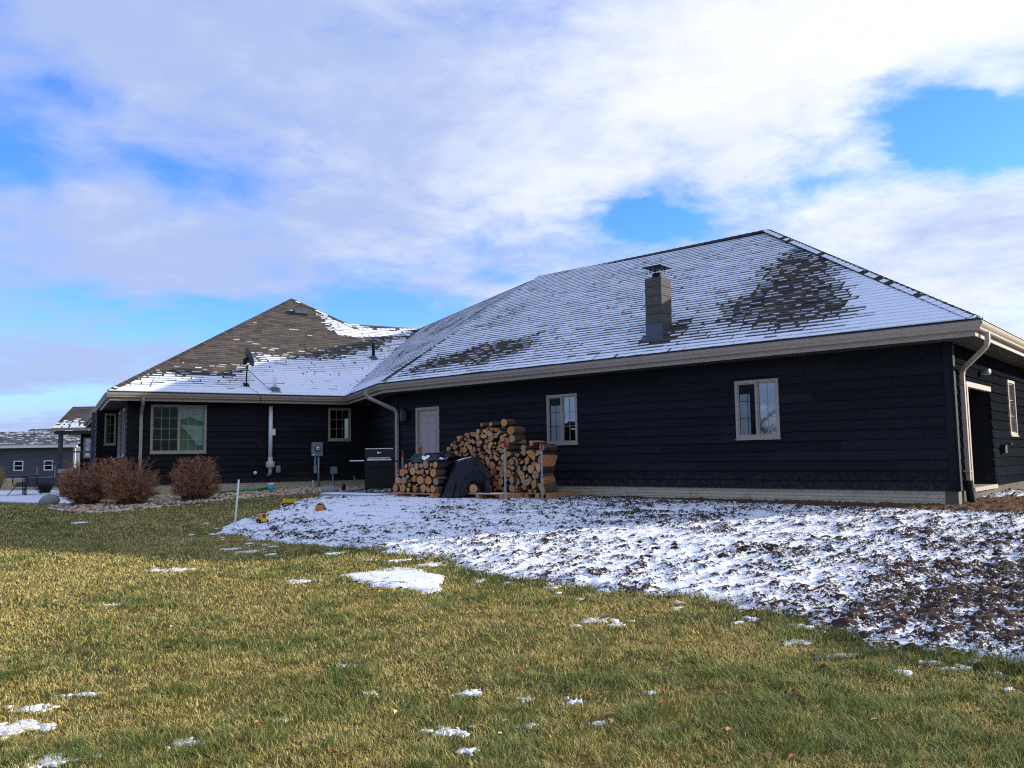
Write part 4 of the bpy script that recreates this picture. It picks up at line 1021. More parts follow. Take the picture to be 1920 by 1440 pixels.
# ---------------------------------------------------------------- firewood
def logmesh(kind, r, seed):
    rnd = random.Random(seed); n = 14; L_ = rnd.uniform(.42,.52); prof = []
    if kind == 'round':
        e = rnd.uniform(.82,1); ph = rnd.random()*6
        for k in range(n):
            a = 2*math.pi*k/n; rr = r*(1+.06*math.sin(2*a+ph)+.05*math.sin(3*a+ph*2)+rnd.uniform(-.03,.03)); prof.append((math.cos(a)*rr, math.sin(a)*rr*e, 0))
    else:
        half = rnd.choice((60, 80, 110, 150, 180)); a0 = rnd.random()*360; off = r*.55
        pts = [(0, 0, 1)]
        m = 7
        for k in range(m+1):
            a = rad(a0+half*k/m); rr = r*1.45*(1+rnd.uniform(-.05,.05)); pts.append((math.cos(a)*rr, math.sin(a)*rr, 0 if k < m else 1))
        cx = sum(p[0] for p in pts)/len(pts); cy = sum(p[1] for p in pts)/len(pts); prof = [(x-cx, y-cy, f) for x, y, f in pts]
    n = len(prof); mb = MB()
    bend = rnd.uniform(-.02,.02); tw = rnd.uniform(-.02,.02)
    rings = []
    for t in (0, .33, .66, 1):
        sc = 1+rnd.uniform(-.05,.05) if 0 < t else 1
        rings.append([V3(x*sc+bend*math.sin(t*3), L_*t + (rnd.uniform(-.004,.004) if t in (0,1) else 0), y*sc+tw*t) for x, y, f in prof])
    vs = [v for r_ in rings for v in r_]
    # a thin rim of bark round the sawn face
    fs = []; mi = []
    for i in range(3):
        for k in range(n):
            fs.append((i*n+k, (i+1)*n+k, (i+1)*n+(k+1) % n, i*n+(k+1) % n)); mi.append(0 if prof[k][2] == 0 else 2)
    o = len(vs); q_ = .90 if kind == 'round' else .95
    vs += [V3(v.x*q_, v.y-.0015, v.z*q_) for v in rings[0]]; 
    for k in range(n): fs.append((k, (k+1) % n, o+(k+1) % n, o+k)); mi.append(0 if prof[k][2] == 0 else 1)
    vs.append(V3(0, rings[0][0].y-.002, 0)); c = len(vs)-1
    for k in range(n): fs.append((o+k, o+(k+1) % n, c)); mi.append(1)
    fs.append(tuple(range(3*n, 4*n))); mi.append(1)
    me = bpy.data.meshes.new('firewood_log'); me.from_pydata(vs, [], fs)
    for m in ('bark','endgrain','splitwood'): me.materials.append(M[m])
    me.polygons.foreach_set('material_index', mi)
    bm = bmesh.new(); bm.from_mesh(me); bmesh.ops.recalc_face_normals(bm, faces=bm.faces); bm.to_mesh(me); bm.free()
    return me
LOGS = {'round': [(r, logmesh('round', r, 100+int(r*1000)+k)) for r in (.032,.040,.048,.056,.066,.078,.090,.105) for k in range(2)],
        'split': [(r, logmesh('split', r, 500+int(r*1000)+k)) for r in (.045,.055,.066,.078,.090) for k in range(4)]}
WORD = ['bottom','second','third','fourth','fifth','sixth','seventh','eighth','ninth','tenth','eleventh','twelfth','thirteenth','fourteenth','fifteenth','sixteenth','seventeenth','eighteenth','nineteenth']
ORD = ['first'] + WORD[1:]
GRP = 'firewood logs stacked against the navy wall'
NLOG = 0
def stack(poly, n0, kinds, sizes, tries, stackname, ref, zfloor=-.76, seed=1, jit=.03, yaw=0., zmin=None):
    rnd = random.Random(seed); P_ = np.array(poly); x0, z0 = P_.min(0); x1, z1 = P_.max(0); C_ = []
    for (rlo, rhi, tr) in sizes:
        for _ in range(tr):
            r = rnd.uniform(rlo, rhi); x = rnd.uniform(x0, x1); z = rnd.uniform(max(z0, zfloor)+r*.9, z1)
            # settle downwards
            if not bool(inpoly(np.array(x), np.array(z), poly)): continue
            if all((x-a)**2+(z-b)**2 > ((r+c)*.965)**2 for a, b, c in C_):
                for st in (.02,.02,.01,.01,.005):
                    while z-st > zfloor+r*.9 and all((x-a)**2+(z-st-b)**2 > ((r+c)*.965)**2 for a, b, c in C_): z -= st
                C_.append((x, z, r))
    rows = {}
    for x, z, r in C_: rows.setdefault(int((z-zfloor)/.125), []).append((x, z, r))
    for ri in sorted(rows):
        for j, (x, z, r) in enumerate(sorted(rows[ri], key=lambda t: -t[0])):
            kind = 'round' if rnd.random() < kinds else 'split'
            rr, me = min(LOGS[kind], key=lambda t: abs(t[0]-r)+rnd.random()*.006)
            o = bpy.data.objects.new('firewood_log', me); COL.objects.link(o)
            yw = yaw + rnd.uniform(-.10,.10)
            rot = Matrix((A, B, -Z*-1)).transposed()      # local x along the wall, y into the stack, z up
            rot = rot.to_4x4() @ Matrix.Rotation(yw, 4, 'Z') @ Matrix.Rotation(rnd.uniform(-.05,.05), 4, 'X') @ Matrix.Rotation(rnd.choice((0, rnd.random()*6.28)), 4, 'Y')
            sc = r/rr; o.matrix_world = Matrix.Translation(world(FF, x, n0 + rnd.uniform(-jit, jit), z)) @ rot @ Matrix.Diagonal((sc, 1, sc, 1))
            size = 'thin' if r < .045 else ('thick' if r > .085 else 'medium')
            pos = ORD[j] if j < len(ORD) else 'last'
            tag(o, f'{size} {"round" if kind == "round" else "split"} log in the {stackname}, {WORD[min(ri,18)]} layer, {pos} from {ref}', 'firewood log', GRP)
LS_ = [(11.16,-.80),(9.74,-.80),(9.72,-.16),(9.95,-.05),(10.33,-.08),(10.70,-.13),(11.02,-.24),(11.17,-.45)]
stack(LS_, 2.42, .88, [(.085,.108,60),(.060,.082,500),(.042,.058,900),(.030,.038,1400)], 1, 'low stack', 'the grill side', seed=4)
HP = [(10.40,-.82),(8.20,-.82),(8.36,.08),(8.50,.50),(8.75,.64),(9.22,.66),(9.75,.55),(9.94,.44),(10.15,.36),(10.42,.10)]
stack(HP, 1.52, .42, [(.080,.100,60),(.058,.078,1100),(.042,.058,2800),(.028,.038,4000)], 1, 'tall heap', 'the door side', seed=9)
RS = [(8.40,-.80),(7.62,-.80),(7.58,-.05),(7.66,.12),(7.84,.18),(8.08,.10),(8.38,.06)]
stack(RS, 1.42, .16, [(.088,.105,200),(.062,.085,900),(.045,.058,1200),(.030,.036,900)], 1, 'right end stack', 'the heap side', seed=15)
# loose logs on top of the heap, their bark sides showing
for (x, z, r, yw, n, lab) in ((8.62,.76,.085,-.25,1.45,'topmost bark covered log lying on the crest of the tall heap'),(8.38,.58,.10,-.20,1.50,'thick grey barked log jutting out at the right of the heap crest'),
                              (8.33,.40,.085,-.15,1.52,'grey barked log jutting out below the heap crest on the right'),(9.02,.74,.06,.2,1.45,'short log resting on the middle of the heap crest'),
                              (8.86,.73,.078,-.3,1.2,'dark log set back behind the heap crest'),(9.35,.74,.05,.3,1.4,'thin log on the left of the heap crest'),
                              (7.60,.20,.075,-.1,1.40,'log on the top right of the split stack'),(7.86,.27,.09,.05,1.42,'wedge of split wood crowning the right end stack'),
                              (8.12,.20,.07,-.1,1.4,'bark covered log lying over the dip between heap and right stack')):
    kind = 'split' if 'split' in lab and 'wedge' in lab else 'round'
    rr, me = min(LOGS[kind], key=lambda t: abs(t[0]-r)); o = bpy.data.objects.new('firewood_log', me); COL.objects.link(o)
    sc = r/rr; o.matrix_world = Matrix.Translation(world(FF, x, n, z)) @ Matrix((A, B, Z)).transposed().to_4x4() @ Matrix.Rotation(yw, 4, 'Z') @ Matrix.Diagonal((sc,1,sc,1))
    tag(o, lab, 'firewood log', GRP)
rr, me = min(LOGS['round'], key=lambda t: abs(t[0]-.085)); o = bpy.data.objects.new('firewood_log', me.copy()); COL.objects.link(o)
o.data.materials[0] = M['splitwood']
o.matrix_world = Matrix.Translation(world(FF, 8.95, 2.10, -.665)) @ Matrix((A, B, Z)).transposed().to_4x4() @ Matrix.Rotation(-.62, 4, 'Z') @ Matrix.Diagonal((1.05,1.15,1.05,1))
tag(o, 'peeled orange log lying alone on the pallet in front of the black tarp', 'firewood log')
rr, me = LOGS['split'][9]; o = bpy.data.objects.new('firewood_log', me); COL.objects.link(o)
o.matrix_world = Matrix.Translation(world(FF, 9.30, 1.86, -.68)) @ Matrix((A, B, Z)).transposed().to_4x4() @ Matrix.Rotation(.3, 4, 'Z')
tag(o, 'short brown log beside the peeled orange log on the pallet', 'firewood log')
# plank on top near the middle stake
pk = MB().box((world(FF, 8.42, 1.48, .30), A, (B+A*-.2).normalized(), Z), (-.05,.05), (-.10,.40), (0,.07)).obj('split_plank', 'splitwood'); tag(pk, 'flat orange split plank lying across the heap behind the middle stake', 'firewood plank')
for (s, n, z0, z1, lab) in ((11.48,1.88,-.92,.20,'metal stake with a red tip at the grill end of the low stack'),(11.04,1.70,-.9,.27,'metal stake with a red tip standing before the beige door'),
                        (8.00,2.12,-.95,.36,'tall metal stake with a red tip in front of the tall heap'),(7.42,1.62,-.9,.30,'metal stake with a red tip at the right end of the split stack')):
    st = empty('stake', world(FF, s, n, z0), lab, 'stake', 'red tipped metal stakes holding the firewood')
    lean = A*.02
    fr_ = (world(FF, s, n, 0), A, -B, Z)
    MB().box(fr_, (-.013,.013), (-.004,.004), (z0, z1-.16)).box(fr_, (-.004,.004), (.0041,.03), (z0, z1-.16)).obj('post', 'galv', st)
    MB().box(fr_, (-.0145,.0145), (-.0055,.0055), (z1-.16, z1)).box(fr_, (-.0055,.0055), (.0056,.032), (z1-.16, z1)).obj('red_tip', 'red_paint', st)

# black tarps
def sheet(fn, nu, nv, name, mat, parent=None, solid=True):
    vs = [fn(i/nu, j/nv) for j in range(nv+1) for i in range(nu+1)]; W_ = nu+1
    fs = [(j*W_+i, j*W_+i+1, (j+1)*W_+i+1, (j+1)*W_+i) for j in range(nv) for i in range(nu)]
    o = MB().add(vs, fs).obj(name, mat, parent, smooth=True)
    if solid: md = o.modifiers.new('thick', 'SOLIDIFY'); md.thickness = .006
    return o
def nz(a, b, s): return float(fbm(np.array(a), np.array(b), 1, 3, s))-.5
def tarp_front(u, t):
    s = 10.36 - 1.42*u + .05*nz(u*3, t*2, 3)
    top = -.10 - .10*math.exp(-((u-.22)/.16)**2) + .06*math.exp(-((u-.62)/.25)**2) - .28*max(0, u-.78)/.22
    if t < .35: k = t/.35; n = 1.55 + (.50-.07*sst(.50,.72,u))*k; z = top + .02*math.sin(k*3.1)
    else:
        k = (t-.35)/.65; ww = sst(.50,.72,u); n = (2.05 + .36*k**.8)*(1-ww) + ww*(1.98+.02*k); z = top*(1-k) + k*(-.885+.135*ww)
        fold = (.10*math.sin(u*19+1.2*k+4*nz(u*3, k*.6, 9)) + .03*math.sin(u*47+2*k))*(.25+.75*k)*(1-.6*ww) + .12*nz(u*6, k*1.6, 12)*(1-.5*ww) + .06*nz(u*13, k*5, 14); n += fold
    return world(FF, s - .87*(n-1.55)*u, n, z + .05*nz(u*8, t*6, 21))
tp = sheet(tarp_front, 60, 40, 'tarp', 'tarp'); tag(tp, 'black crumpled tarp draped to the ground between the two log stacks', 'tarp')
def tarp_top(u, t):
    s = 10.75 - 1.15*u; n = 1.35 + 1.05*t
    z = .02 + .09*math.sin(u*5.2+.6)*(.6+.4*math.cos(t*3)) + .17*nz(u*6, t*5, 31) + .07*nz(u*15, t*12, 37) - .10*max(0, t-.8)/.2 + .03*math.exp(-((u-.6)/.15)**2)
    return world(FF, s, n, z + .03)
tp2 = sheet(tarp_top, 46, 36, 'tarp', 'tarp'); tag(tp2, 'black crumpled tarp lying over the top of the low log stack', 'tarp')
def ts(u0, u1, t0, t1, fn): return lambda u, t: fn(u0+(u1-u0)*u + .03*math.sin(t*7), t0+(t1-t0)*t) + Z*(.012*math.sin(min(u,1-u)*3.1)*4*0+.016)
for (a, b, c, d, fn, par) in ((.36,.46,.80,.93,tarp_top,tp2),(.80,.90,.70,.90,tarp_top,tp2),(.20,.42,.02,.26,tarp_front,tp),(.46,.62,.20,.33,tarp_front,tp)):
    sheet(ts(a, b, c, d, fn), 10, 8, 'tarp_snow', 'snow', par)

# ---------------------------------------------------------------- gas grill
gl = V3(-3.42, 21.05, -.84); gx = V3(.985,.17,0).normalized(); gy = V3(.17,-.985,0).normalized(); gf = (gl, gx, gy, Z)
gr = empty('gas_grill', gl, 'black gas grill with side shelf and snow on its lid', 'grill')
MB().box(gf, (-.36,.36), (-.24,.24), (.10,.62)).obj('cabinet', 'black_metal', gr)
for x in (-.355,.005): MB().box(gf, (x, x+.35), (.241,.258), (.13,.60)).obj('cabinet_door', 'black_metal', gr)
MB().box(gf, (-.37,.37), (-.26,.27), (.625,.80)).obj('firebox', 'black_metal', gr)
cp_ = MB().box(gf, (-.36,.36), (.271,.31), (.66,.77)).obj('control_panel', 'black_metal', gr)
for x in (-.22,0,.22): MB().lathe(world((gl,gx,gy,Z), x, .31, .715), gy, [(.028,0),(.024,.03)], 12).obj('knob', 'black_metal', cp_)
prof = [(-.25,.81),(-.27,.90),(-.22,1.02),(-.10,1.09),(.05,1.10),(.12,1.085),(.26,.86),(.265,.81)]
lid = MB(); lid.prism([gl+gx*-.36+gy*a+Z*b for a, b in prof], gx*.72); lido = lid.obj('lid', 'black_metal', gr, fixn=True)
hd = MB().tube([gl+gx*-.27+gy*.33+Z*.87, gl+gx*.27+gy*.33+Z*.87], .016, 10)
for x in (-.25,.25): hd.tube([gl+gx*x+gy*.26+Z*.875, gl+gx*x+gy*.33+Z*.87], .012, 6)
hdo = hd.obj('lid_handle', 'galv', gr)
nl_ = (gy*.225+Z*.14).normalized()
em = gl+gy*.183+Z*1.0
MB().box((em, gx, (Z*.225-gy*.14).normalized(), nl_), (-.045,-.012), (-.03,.03), (.0,.012)).box((em, gx, (Z*.225-gy*.14).normalized(), nl_), (.005,.045), (-.012,.012), (.0,.012)).obj('badge', 'white_paint', lido)
sh_ = MB().box(gf, (-.74,-.375), (-.22,.24), (.765,.80)).obj('side_shelf', 'black_metal', gr)
MB().box(gf, (-.735,-.38), (-.21,.235), (.8005,.822)).obj('shelf_snow', 'snow', sh_)
sh_ = MB().box(gf, (.375,.74), (-.22,.24), (.765,.80)).obj('side_shelf', 'black_metal', gr)
def lsnow(u, t):
    x = -.34+.68*u; y = .19+.075*t; z = .985-.175*t*1.0+.0; return gl+gx*x+gy*(y+.006)+Z*(z-.055)
sm_ = MB()
for k in range(12):
    x0 = -.30+.05*k; h = .014+.016*random.random(); sm_.box(gf, (x0, x0+.05), (.262,.300), (.812,.824+h))
sm_.obj('lid_snow', 'snow', lido)
MB().box(gf, (-.35,.35), (-.14,.07), (1.10,1.118)).obj('lid_snow', 'snow', lido)
for x in (-.32,.32):
    for y in (-.2,.2): MB().box(gf, (x-.02,x+.02), (y-.02,y+.02), (.05,.10)).obj('leg', 'black_metal', gr)
    MB().lathe(world(gf, x, -.02, .05), gx, [(.05,-.015),(.05,.015)], 14).obj('wheel', 'rubber', gr)

# ---------------------------------------------------------------- small things in the yard
def atg(x, y, dz=0): return V3(x, y, g1(x, y)+dz)
p0 = atg(-5.24, 15.56, -.05)
tag(MB().tube([p0, p0+V3(.065,.0,.90)], .017, 8).obj('marker_pole', 'white_paint', smooth=True), 'white plastic pole leaning out of the lawn near the toy truck', 'pole')
ce = atg(-7.05, 24.05)
cu = empty('cup', ce, 'teal cup with a white lid standing in the river rocks', 'cup')
MB().lathe(ce, Z, [(.085,0),(.10,.20)], 16).obj('cup_body', 'teal_plastic', cu, smooth=True); MB().lathe(ce, Z, [(.104,.201),(.104,.245),(.08,.255)], 16).obj('lid', 'white_paint', cu)
def toytruck(o, yaw, s, label, cat='toy truck', cabback=True, mat='yellow_plastic'):
    ex = V3(math.cos(yaw), math.sin(yaw), 0); ey = V3(-math.sin(yaw), math.cos(yaw), 0); fr = (o, ex*s, ey*s, Z*s)
    t = empty('toy_truck', o, label, cat)
    MB().box(fr, (-.5,.5), (-.17,.17), (.17,.27)).obj('chassis', 'rubber', t)
    bd = MB(); bd.hexa([o+(ex*x+ey*y+Z*z)*s for x, y, z in ((-.55,-.2,.28),(.12,-.2,.28),(.12,.2,.28),(-.55,.2,.28),(-.66,-.28,.58),(.20,-.28,.62),(.20,.28,.62),(-.66,.28,.58))]); bd.obj('dump_bed', mat, t, fixn=True)
    cb = MB(); cb.hexa([o+(ex*x+ey*y+Z*z)*s for x, y, z in ((.16,-.2,.271),(.56,-.2,.271),(.56,.2,.271),(.16,.2,.271),(.24,-.18,.80),(.46,-.18,.80),(.46,.18,.80),(.24,.18,.80))]); c_ = cb.obj('cab', mat, t, fixn=True)
    MB().box(fr, (.20,.50), (-.22,.22), (.801,.84)).obj('cab_roof', 'rubber', t)
    for y in (-.10,.03): MB().hexa([o+(ex*x+ey*yy+Z*z)*s for x, yy, z in ((.536,y,.45),(.545,y,.45),(.545,y+.09,.45),(.536,y+.09,.45),(.485,y,.70),(.494,y,.70),(.494,y+.09,.70),(.485,y+.09,.70))]).obj('cab_window', 'rubber', t, fixn=True)
    MB().box(fr, (.57,.66), (-.18,.18), (.20,.34)).obj('bumper', mat, t)
    for x in (-.36,.36):
        for y in (-.26,.26):
            w = MB().lathe(o+(ex*x+ey*y+Z*.17)*s, ey, [(.10*s,-.07*s),(.17*s,-.06*s),(.17*s,.06*s),(.10*s,.07*s)], 14).obj('wheel', 'rubber', t)
            MB().lathe(o+(ex*x+ey*y+Z*.17)*s, ey, [(.08*s,-.074*s),(.08*s,.074*s)], 10).obj('hub', mat, w)
    return t
toytruck(atg(-4.68, 15.42, .012), rad(-62), .27, 'bright yellow toy dump truck facing the camera on the snow edge')
toytruck(atg(-4.99, 18.3, .01), rad(205), .24, 'pale yellow toy truck lying nearer the house at the snow edge')
o_ = atg(-3.91, 16.71, .012); ty = empty('toy_digger', o_, 'orange and black toy lying on its side in the snow', 'toy')
MB().lathe(o_+Z*.06, V3(.6,-.8,0), [(.05,-.07),(.085,-.05),(.085,.04),(.05,.07)], 12).obj('toy_body', 'orange_plastic', ty)
MB().hexa([o_+V3(*p) for p in ((-.08,.0,.09),(.10,.0,.03),(.12,.09,.03),(-.06,.09,.09),(-.04,.0,.17),(.05,.0,.14),(.06,.08,.14),(-.03,.08,.17))]).obj('toy_cab', 'rubber', ty, fixn=True)
MB().tube([o_+V3(.06,.02,.06), o_+V3(.17,.0,.03)], .02, 6).obj('toy_arm', 'rubber', ty)
# rocks and edging
def lump(o, r, sq, mat, name, seed, parent=None, sub=3):
    bm = bmesh.new(); bmesh.ops.create_icosphere(bm, subdivisions=sub, radius=1)
    for v in bm.verts:
        c = v.co; k = 1 + .35*nz(c.x*1.6+seed, c.y*1.6+c.z*1.3, seed) + .15*nz(c.x*4+seed, c.y*4+c.z*3, seed+5)
        v.co = V3(c.x*k*r*sq[0], c.y*k*r*sq[1], c.z*k*r*sq[2])
    me = bpy.data.meshes.new(name); bm.to_mesh(me); bm.free(); me.materials.append(M[mat]); me.polygons.foreach_set('use_smooth', [True]*len(me.polygons))
    ob = link(name, me, parent); ob.location = o; return ob
tag(lump(atg(-12.35, 22.0, .10), .19, (1.35,1,.95), 'rock_grey', 'boulder', 3), 'rounded grey boulder at the patio corner beside the bushes', 'boulder')
tag(lump(atg(-4.95, 22.3, .09), .16, (1.4,1,.85), 'rock_grey', 'boulder', 8), 'mottled grey boulder in the rocks near the small utility box', 'boulder')
tag(lump(atg(-4.62, 22.5, .15), .075, (.8,.8,1.4), 'black_metal', 'garden_ornament', 12), 'small dark garden ornament beside the mottled grey boulder', 'ornament')
tb0, tb1 = atg(-4.40, 20.95, .05), atg(-4.02, 23.2, .06); tx = (tb1-tb0).normalized(); tq = tx.cross(Z).normalized()
tag(MB().box((tb0, tx, tq, Z), (0,(tb1-tb0).length), (-.06,.06), (-.06,.07)).obj('timber', 'grey_wood'), 'weathered grey edging timber lying at the end of the rock bed', 'timber')
tag(MB().tube([atg(-8.9,23.6,.04), atg(-8.2,23.7,.06), atg(-7.6,24.1,.05), atg(-7.2,24.5,.10)], .035, 8).obj('garden_hose', 'green_edge', smooth=True), 'green garden hose lying along the foundation behind the bushes', 'hose')
# dirt clods lying along the wing wall and in the yard
def icos(): 
    bm = bmesh.new(); bmesh.ops.create_icosphere(bm, subdivisions=1, radius=1); v = np.array([x.co[:] for x in bm.verts]); f = np.array([[x.index for x in p.verts] for p in bm.faces]); bm.free(); return v, f
IV, IF = icos()
def scatter(pts, rads, name, mat, tints=None, flat=.7, sub=.25, smooth=False):
    n = len(pts); nv = len(IV); co = np.repeat(IV[None], n, 0)*(1+np.random.uniform(-sub, sub, (n, nv, 1)))
    an = np.random.rand(n)*6.28; c, s = np.cos(an)[:,None], np.sin(an)[:,None]; st = np.random.uniform(.7,1.4,(n,1))
    x = co[:,:,0]*st; y = co[:,:,1]; co = np.stack([x*c-y*s, x*s+y*c, co[:,:,2]*flat], -1)*np.asarray(rads)[:,None,None] + np.asarray(pts)[:,None,:]
    fa = (IF[None]+np.arange(n)[:,None,None]*nv).reshape(-1, 3)
    at = {'tint': np.repeat(np.asarray(tints), nv, 0)} if tints is not None else None
    return tag(link(name, np_mesh(name, co.reshape(-1,3), fa, mat, at, smooth, 3)), kind='stuff')
rp_, rr_ = [], []
def addc(n, xf, rlo, rhi):
    for _ in range(n):
        x, y = xf(); 
        if not bool(inpoly(np.array(x), np.array(y), SNOW)): continue
        r = rlo + (rhi-rlo)*random.random()**2.2; rp_.append((x, y, g1(x, y)+.012+r*.12)); rr_.append(r)
ux_ = Vector((WLA[0], WLA[1])); 
def nearwall():
    s = random.uniform(-.3, 9.0); n = abs(random.gauss(0,.22))+.03; p = Wc + A*s - B*n; return p.x, p.y
addc(900, nearwall, .010, .050)
for (cx, cy, sx, sy, n, hi) in ((3.05,10.1,.35,.22,90,.06),(3.8,7.35,.5,.28,260,.055),(4.7,8.3,.6,.3,220,.05),(2.75,6.75,.5,.25,150,.035),(3.4,6.2,.4,.25,150,.035),(5.3,7.2,.6,.35,200,.05),(2.1,14.2,.4,.2,50,.05),(5.5,9.5,.7,.4,160,.05),(1.9,10.75,.3,.2,40,.05),(.6,12.6,.8,.4,40,.04),(1.0,10.6,.5,.4,60,.04),(-1.3,14.6,.5,.4,60,.04)):
    addc(n, lambda: (random.gauss(cx, sx), random.gauss(cy, sy)), .008, hi*1.45)
addc(5200, lambda: (random.uniform(-5,8), random.uniform(4.5,20)), .006, .030)
addc(420, lambda: (random.gauss(8.2,.8), random.gauss(13.0,.5)), .010, .05)
scatter(rp_, rr_, 'soil_clods', 'clod', None, .65, .35)
# river rock bed
rp_, rr_, tt_ = [], [], []
while len(rp_) < 5200:
    x, y = random.uniform(-12,-3.8), random.uniform(18.6,27.2)
    if not bool(inpoly(np.array(x), np.array(y), ROCK)): continue
    r = random.uniform(.02,.058); rp_.append((x, y, g1(x, y)+r*.25+random.random()*.012)); rr_.append(r)
    c = random.choice(((.50,.36,.22),(.62,.48,.31),(.30,.20,.13),(.36,.27,.20),(.55,.38,.22),(.16,.12,.09),(.70,.58,.43))); tt_.append(c)
scatter(rp_, rr_, 'river_rocks', 'river_rock', tt_, .6, .12, True)

# ---------------------------------------------------------------- shrubs
def shrub(c, rx, ry, h, seed, label, nst=230, ntw=3600):
    rnd = random.Random(seed); root = empty('twiggy_shrub', c, label, 'shrub', 'clipped leafless shrubs in front of the big window')
    st = MB(); tw = MB(); tips = []
    def surf(a, t):   # outline of the clipped crown
        z = h*t; k = (math.sin(min(1, (t+.30)/.66)*math.pi/2)**.7)*(1-.42*max(0, (t-.72)/.28)**2.2)
        return V3(math.cos(a)*rx*k, math.sin(a)*ry*k, z)
    for i in range(nst):
        a = rnd.random()*6.283; t = 1-.92*rnd.random()**1.2; e = surf(a, t)*rnd.uniform(.75,1.0) if t < .9 else V3(math.cos(a)*rx*.85*rnd.random()**.5, math.sin(a)*ry*.85*rnd.random()**.5, h*rnd.uniform(.86,1.0))
        b = V3(math.cos(a)*.32*rnd.random(), math.sin(a)*.32*rnd.random(), -.03)
        m1 = b.lerp(e, .35)+V3(0,0,.10*h)+V3(rnd.gauss(0,.03),rnd.gauss(0,.03),0); m2 = b.lerp(e, .7)+V3(rnd.gauss(0,.035),rnd.gauss(0,.035),.07*h)
        g = rnd.uniform(.6,1.3); col = (.14*g,.075*g,.045*g)
        st.tube([c+b, c+m1, c+m2, c+e], [.009,.007,.005,.003], 4, 0, False, col)
        for k in range(ntw//nst):
            q_ = rnd.uniform(.3,1); p = b.lerp(m1, q_*2.5) if q_ < .35 else (m1.lerp(m2, (q_-.35)/.35) if q_ < .7 else m2.lerp(e, (q_-.7)/.3))
            dv = V3(p.x*.35+rnd.gauss(0,.17), p.y*.35+rnd.gauss(0,.17), abs(rnd.gauss(.20,.14))); dv = dv.normalized()*rnd.uniform(.09,.22)
            g = rnd.uniform(.55,1.5); hi = max(0, p.z/h); col = (.31*g,.135*g,.062*g) if rnd.random() < .75 else (.48*g,.33*g,.20*g)
            p2 = p+dv*.5+V3(rnd.gauss(0,.012),rnd.gauss(0,.012),.012); p3 = p+dv
            if p3.z > h*1.03: p3.z = h*rnd.uniform(.96,1.04)
            tw.tube([c+p, c+p2, c+p3], [.0052,.0042,.0026], 3, 0, False, col)
    st.obj('stems', 'twig', root); tw.obj('twigs', 'twig', root)
def gp(x, y): return V3(x, y, g1(x, y))
shrub(gp(-10.95,21.2), .66, .62, 1.16, 1, 'leafless brown shrub at the patio end, leftmost of the three')
shrub(gp(-9.55,20.65), .70, .62, 1.18, 2, 'broad leafless brown shrub in the middle of the three')
shrub(gp(-8.20,21.3), .61, .54, 1.10, 3, 'leafless brown shrub beside the radon pipe, rightmost of the three')
# dry ornamental grasses on the left
def fountain(c, r, h, n, name, mat, label, cat, cols, seed):
    rnd = random.Random(seed); mb = MB()
    for i in range(n):
        a = rnd.random()*6.283; l = rnd.uniform(.55,1.05)*h; lean = r*rnd.random()**.7; b = V3(math.cos(a)*.16*rnd.random(), math.sin(a)*.16*rnd.random(), -.02)
        e = V3(math.cos(a)*lean, math.sin(a)*lean, l); m_ = b.lerp(e, .5)+V3(0,0,.08*l); w = rnd.uniform(.005,.011); g = rnd.uniform(.6,1.4); k = rnd.choice(cols)
        mb.tube([c+b, c+m_, c+e], [w, w*.8, w*.25], 3, 0, False, tuple(x*g for x in k))
    o = mb.obj(name, mat); return tag(o, label, cat)
fountain(gp(-17.9,28.4), .42, 1.05, 700, 'ornamental_grass', 'straw_grass', 'dry straw colored ornamental grass clump at the left picture edge', 'ornamental grass', ((.42,.25,.10),(.30,.16,.06),(.5,.33,.16)), 5)
fountain(gp(-14.5,26.7), .20, .85, 220, 'ornamental_grass', 'straw_grass', 'orange dry grass tuft half hidden behind the leftmost shrub', 'ornamental grass', ((.42,.20,.07),(.30,.14,.05)), 6)
fountain(gp(-17.3,30.5), .34, .42, 260, 'low_evergreen', 'twig', 'low dark spiky plant under the patio table', 'plant', ((.03,.045,.025),(.06,.07,.04)), 7)
# patio table
tc_ = V3(-17.1, 28.9, pz); tbm = empty('patio_table', tc_, 'dark metal patio table with curved legs on the snowy patio', 'table')
MB().lathe(tc_+Z*.66, Z, [(.56,0),(.58,.012),(.56,.03)], 28).obj('table_top', 'char_iron', tbm)
for k in range(4):
    a = rad(35+90*k); e = V3(math.cos(a), math.sin(a), 0); sd_ = V3(-e.y, e.x, 0); lg = MB()
    for w in (-.05, 0, .05): lg.tube([tc_+e*.36+sd_*w+Z*.66, tc_+e*.38+sd_*w+Z*.42, tc_+e*.28+sd_*w*.8+Z*.28, tc_+e*.46+sd_*w*.6+Z*.06, tc_+e*.52+sd_*w*.5], .012, 6)
    lg.obj('leg', 'char_iron', tbm)
pb = V3(-14.9,27.6,-1.1); pl = empty('planter_pedestal', pb, 'grey pedestal planter behind the leftmost shrub', 'planter')
MB().box((pb, V3(1,0,0), V3(0,1,0), Z), (-.14,.14), (-.14,.14), (0,.80)).obj('pedestal', 'grey_wood', pl); MB().box((pb, V3(1,0,0), V3(0,1,0), Z), (-.22,.22), (-.22,.22), (.801,.93)).obj('planter_cap', 'concrete', pl)
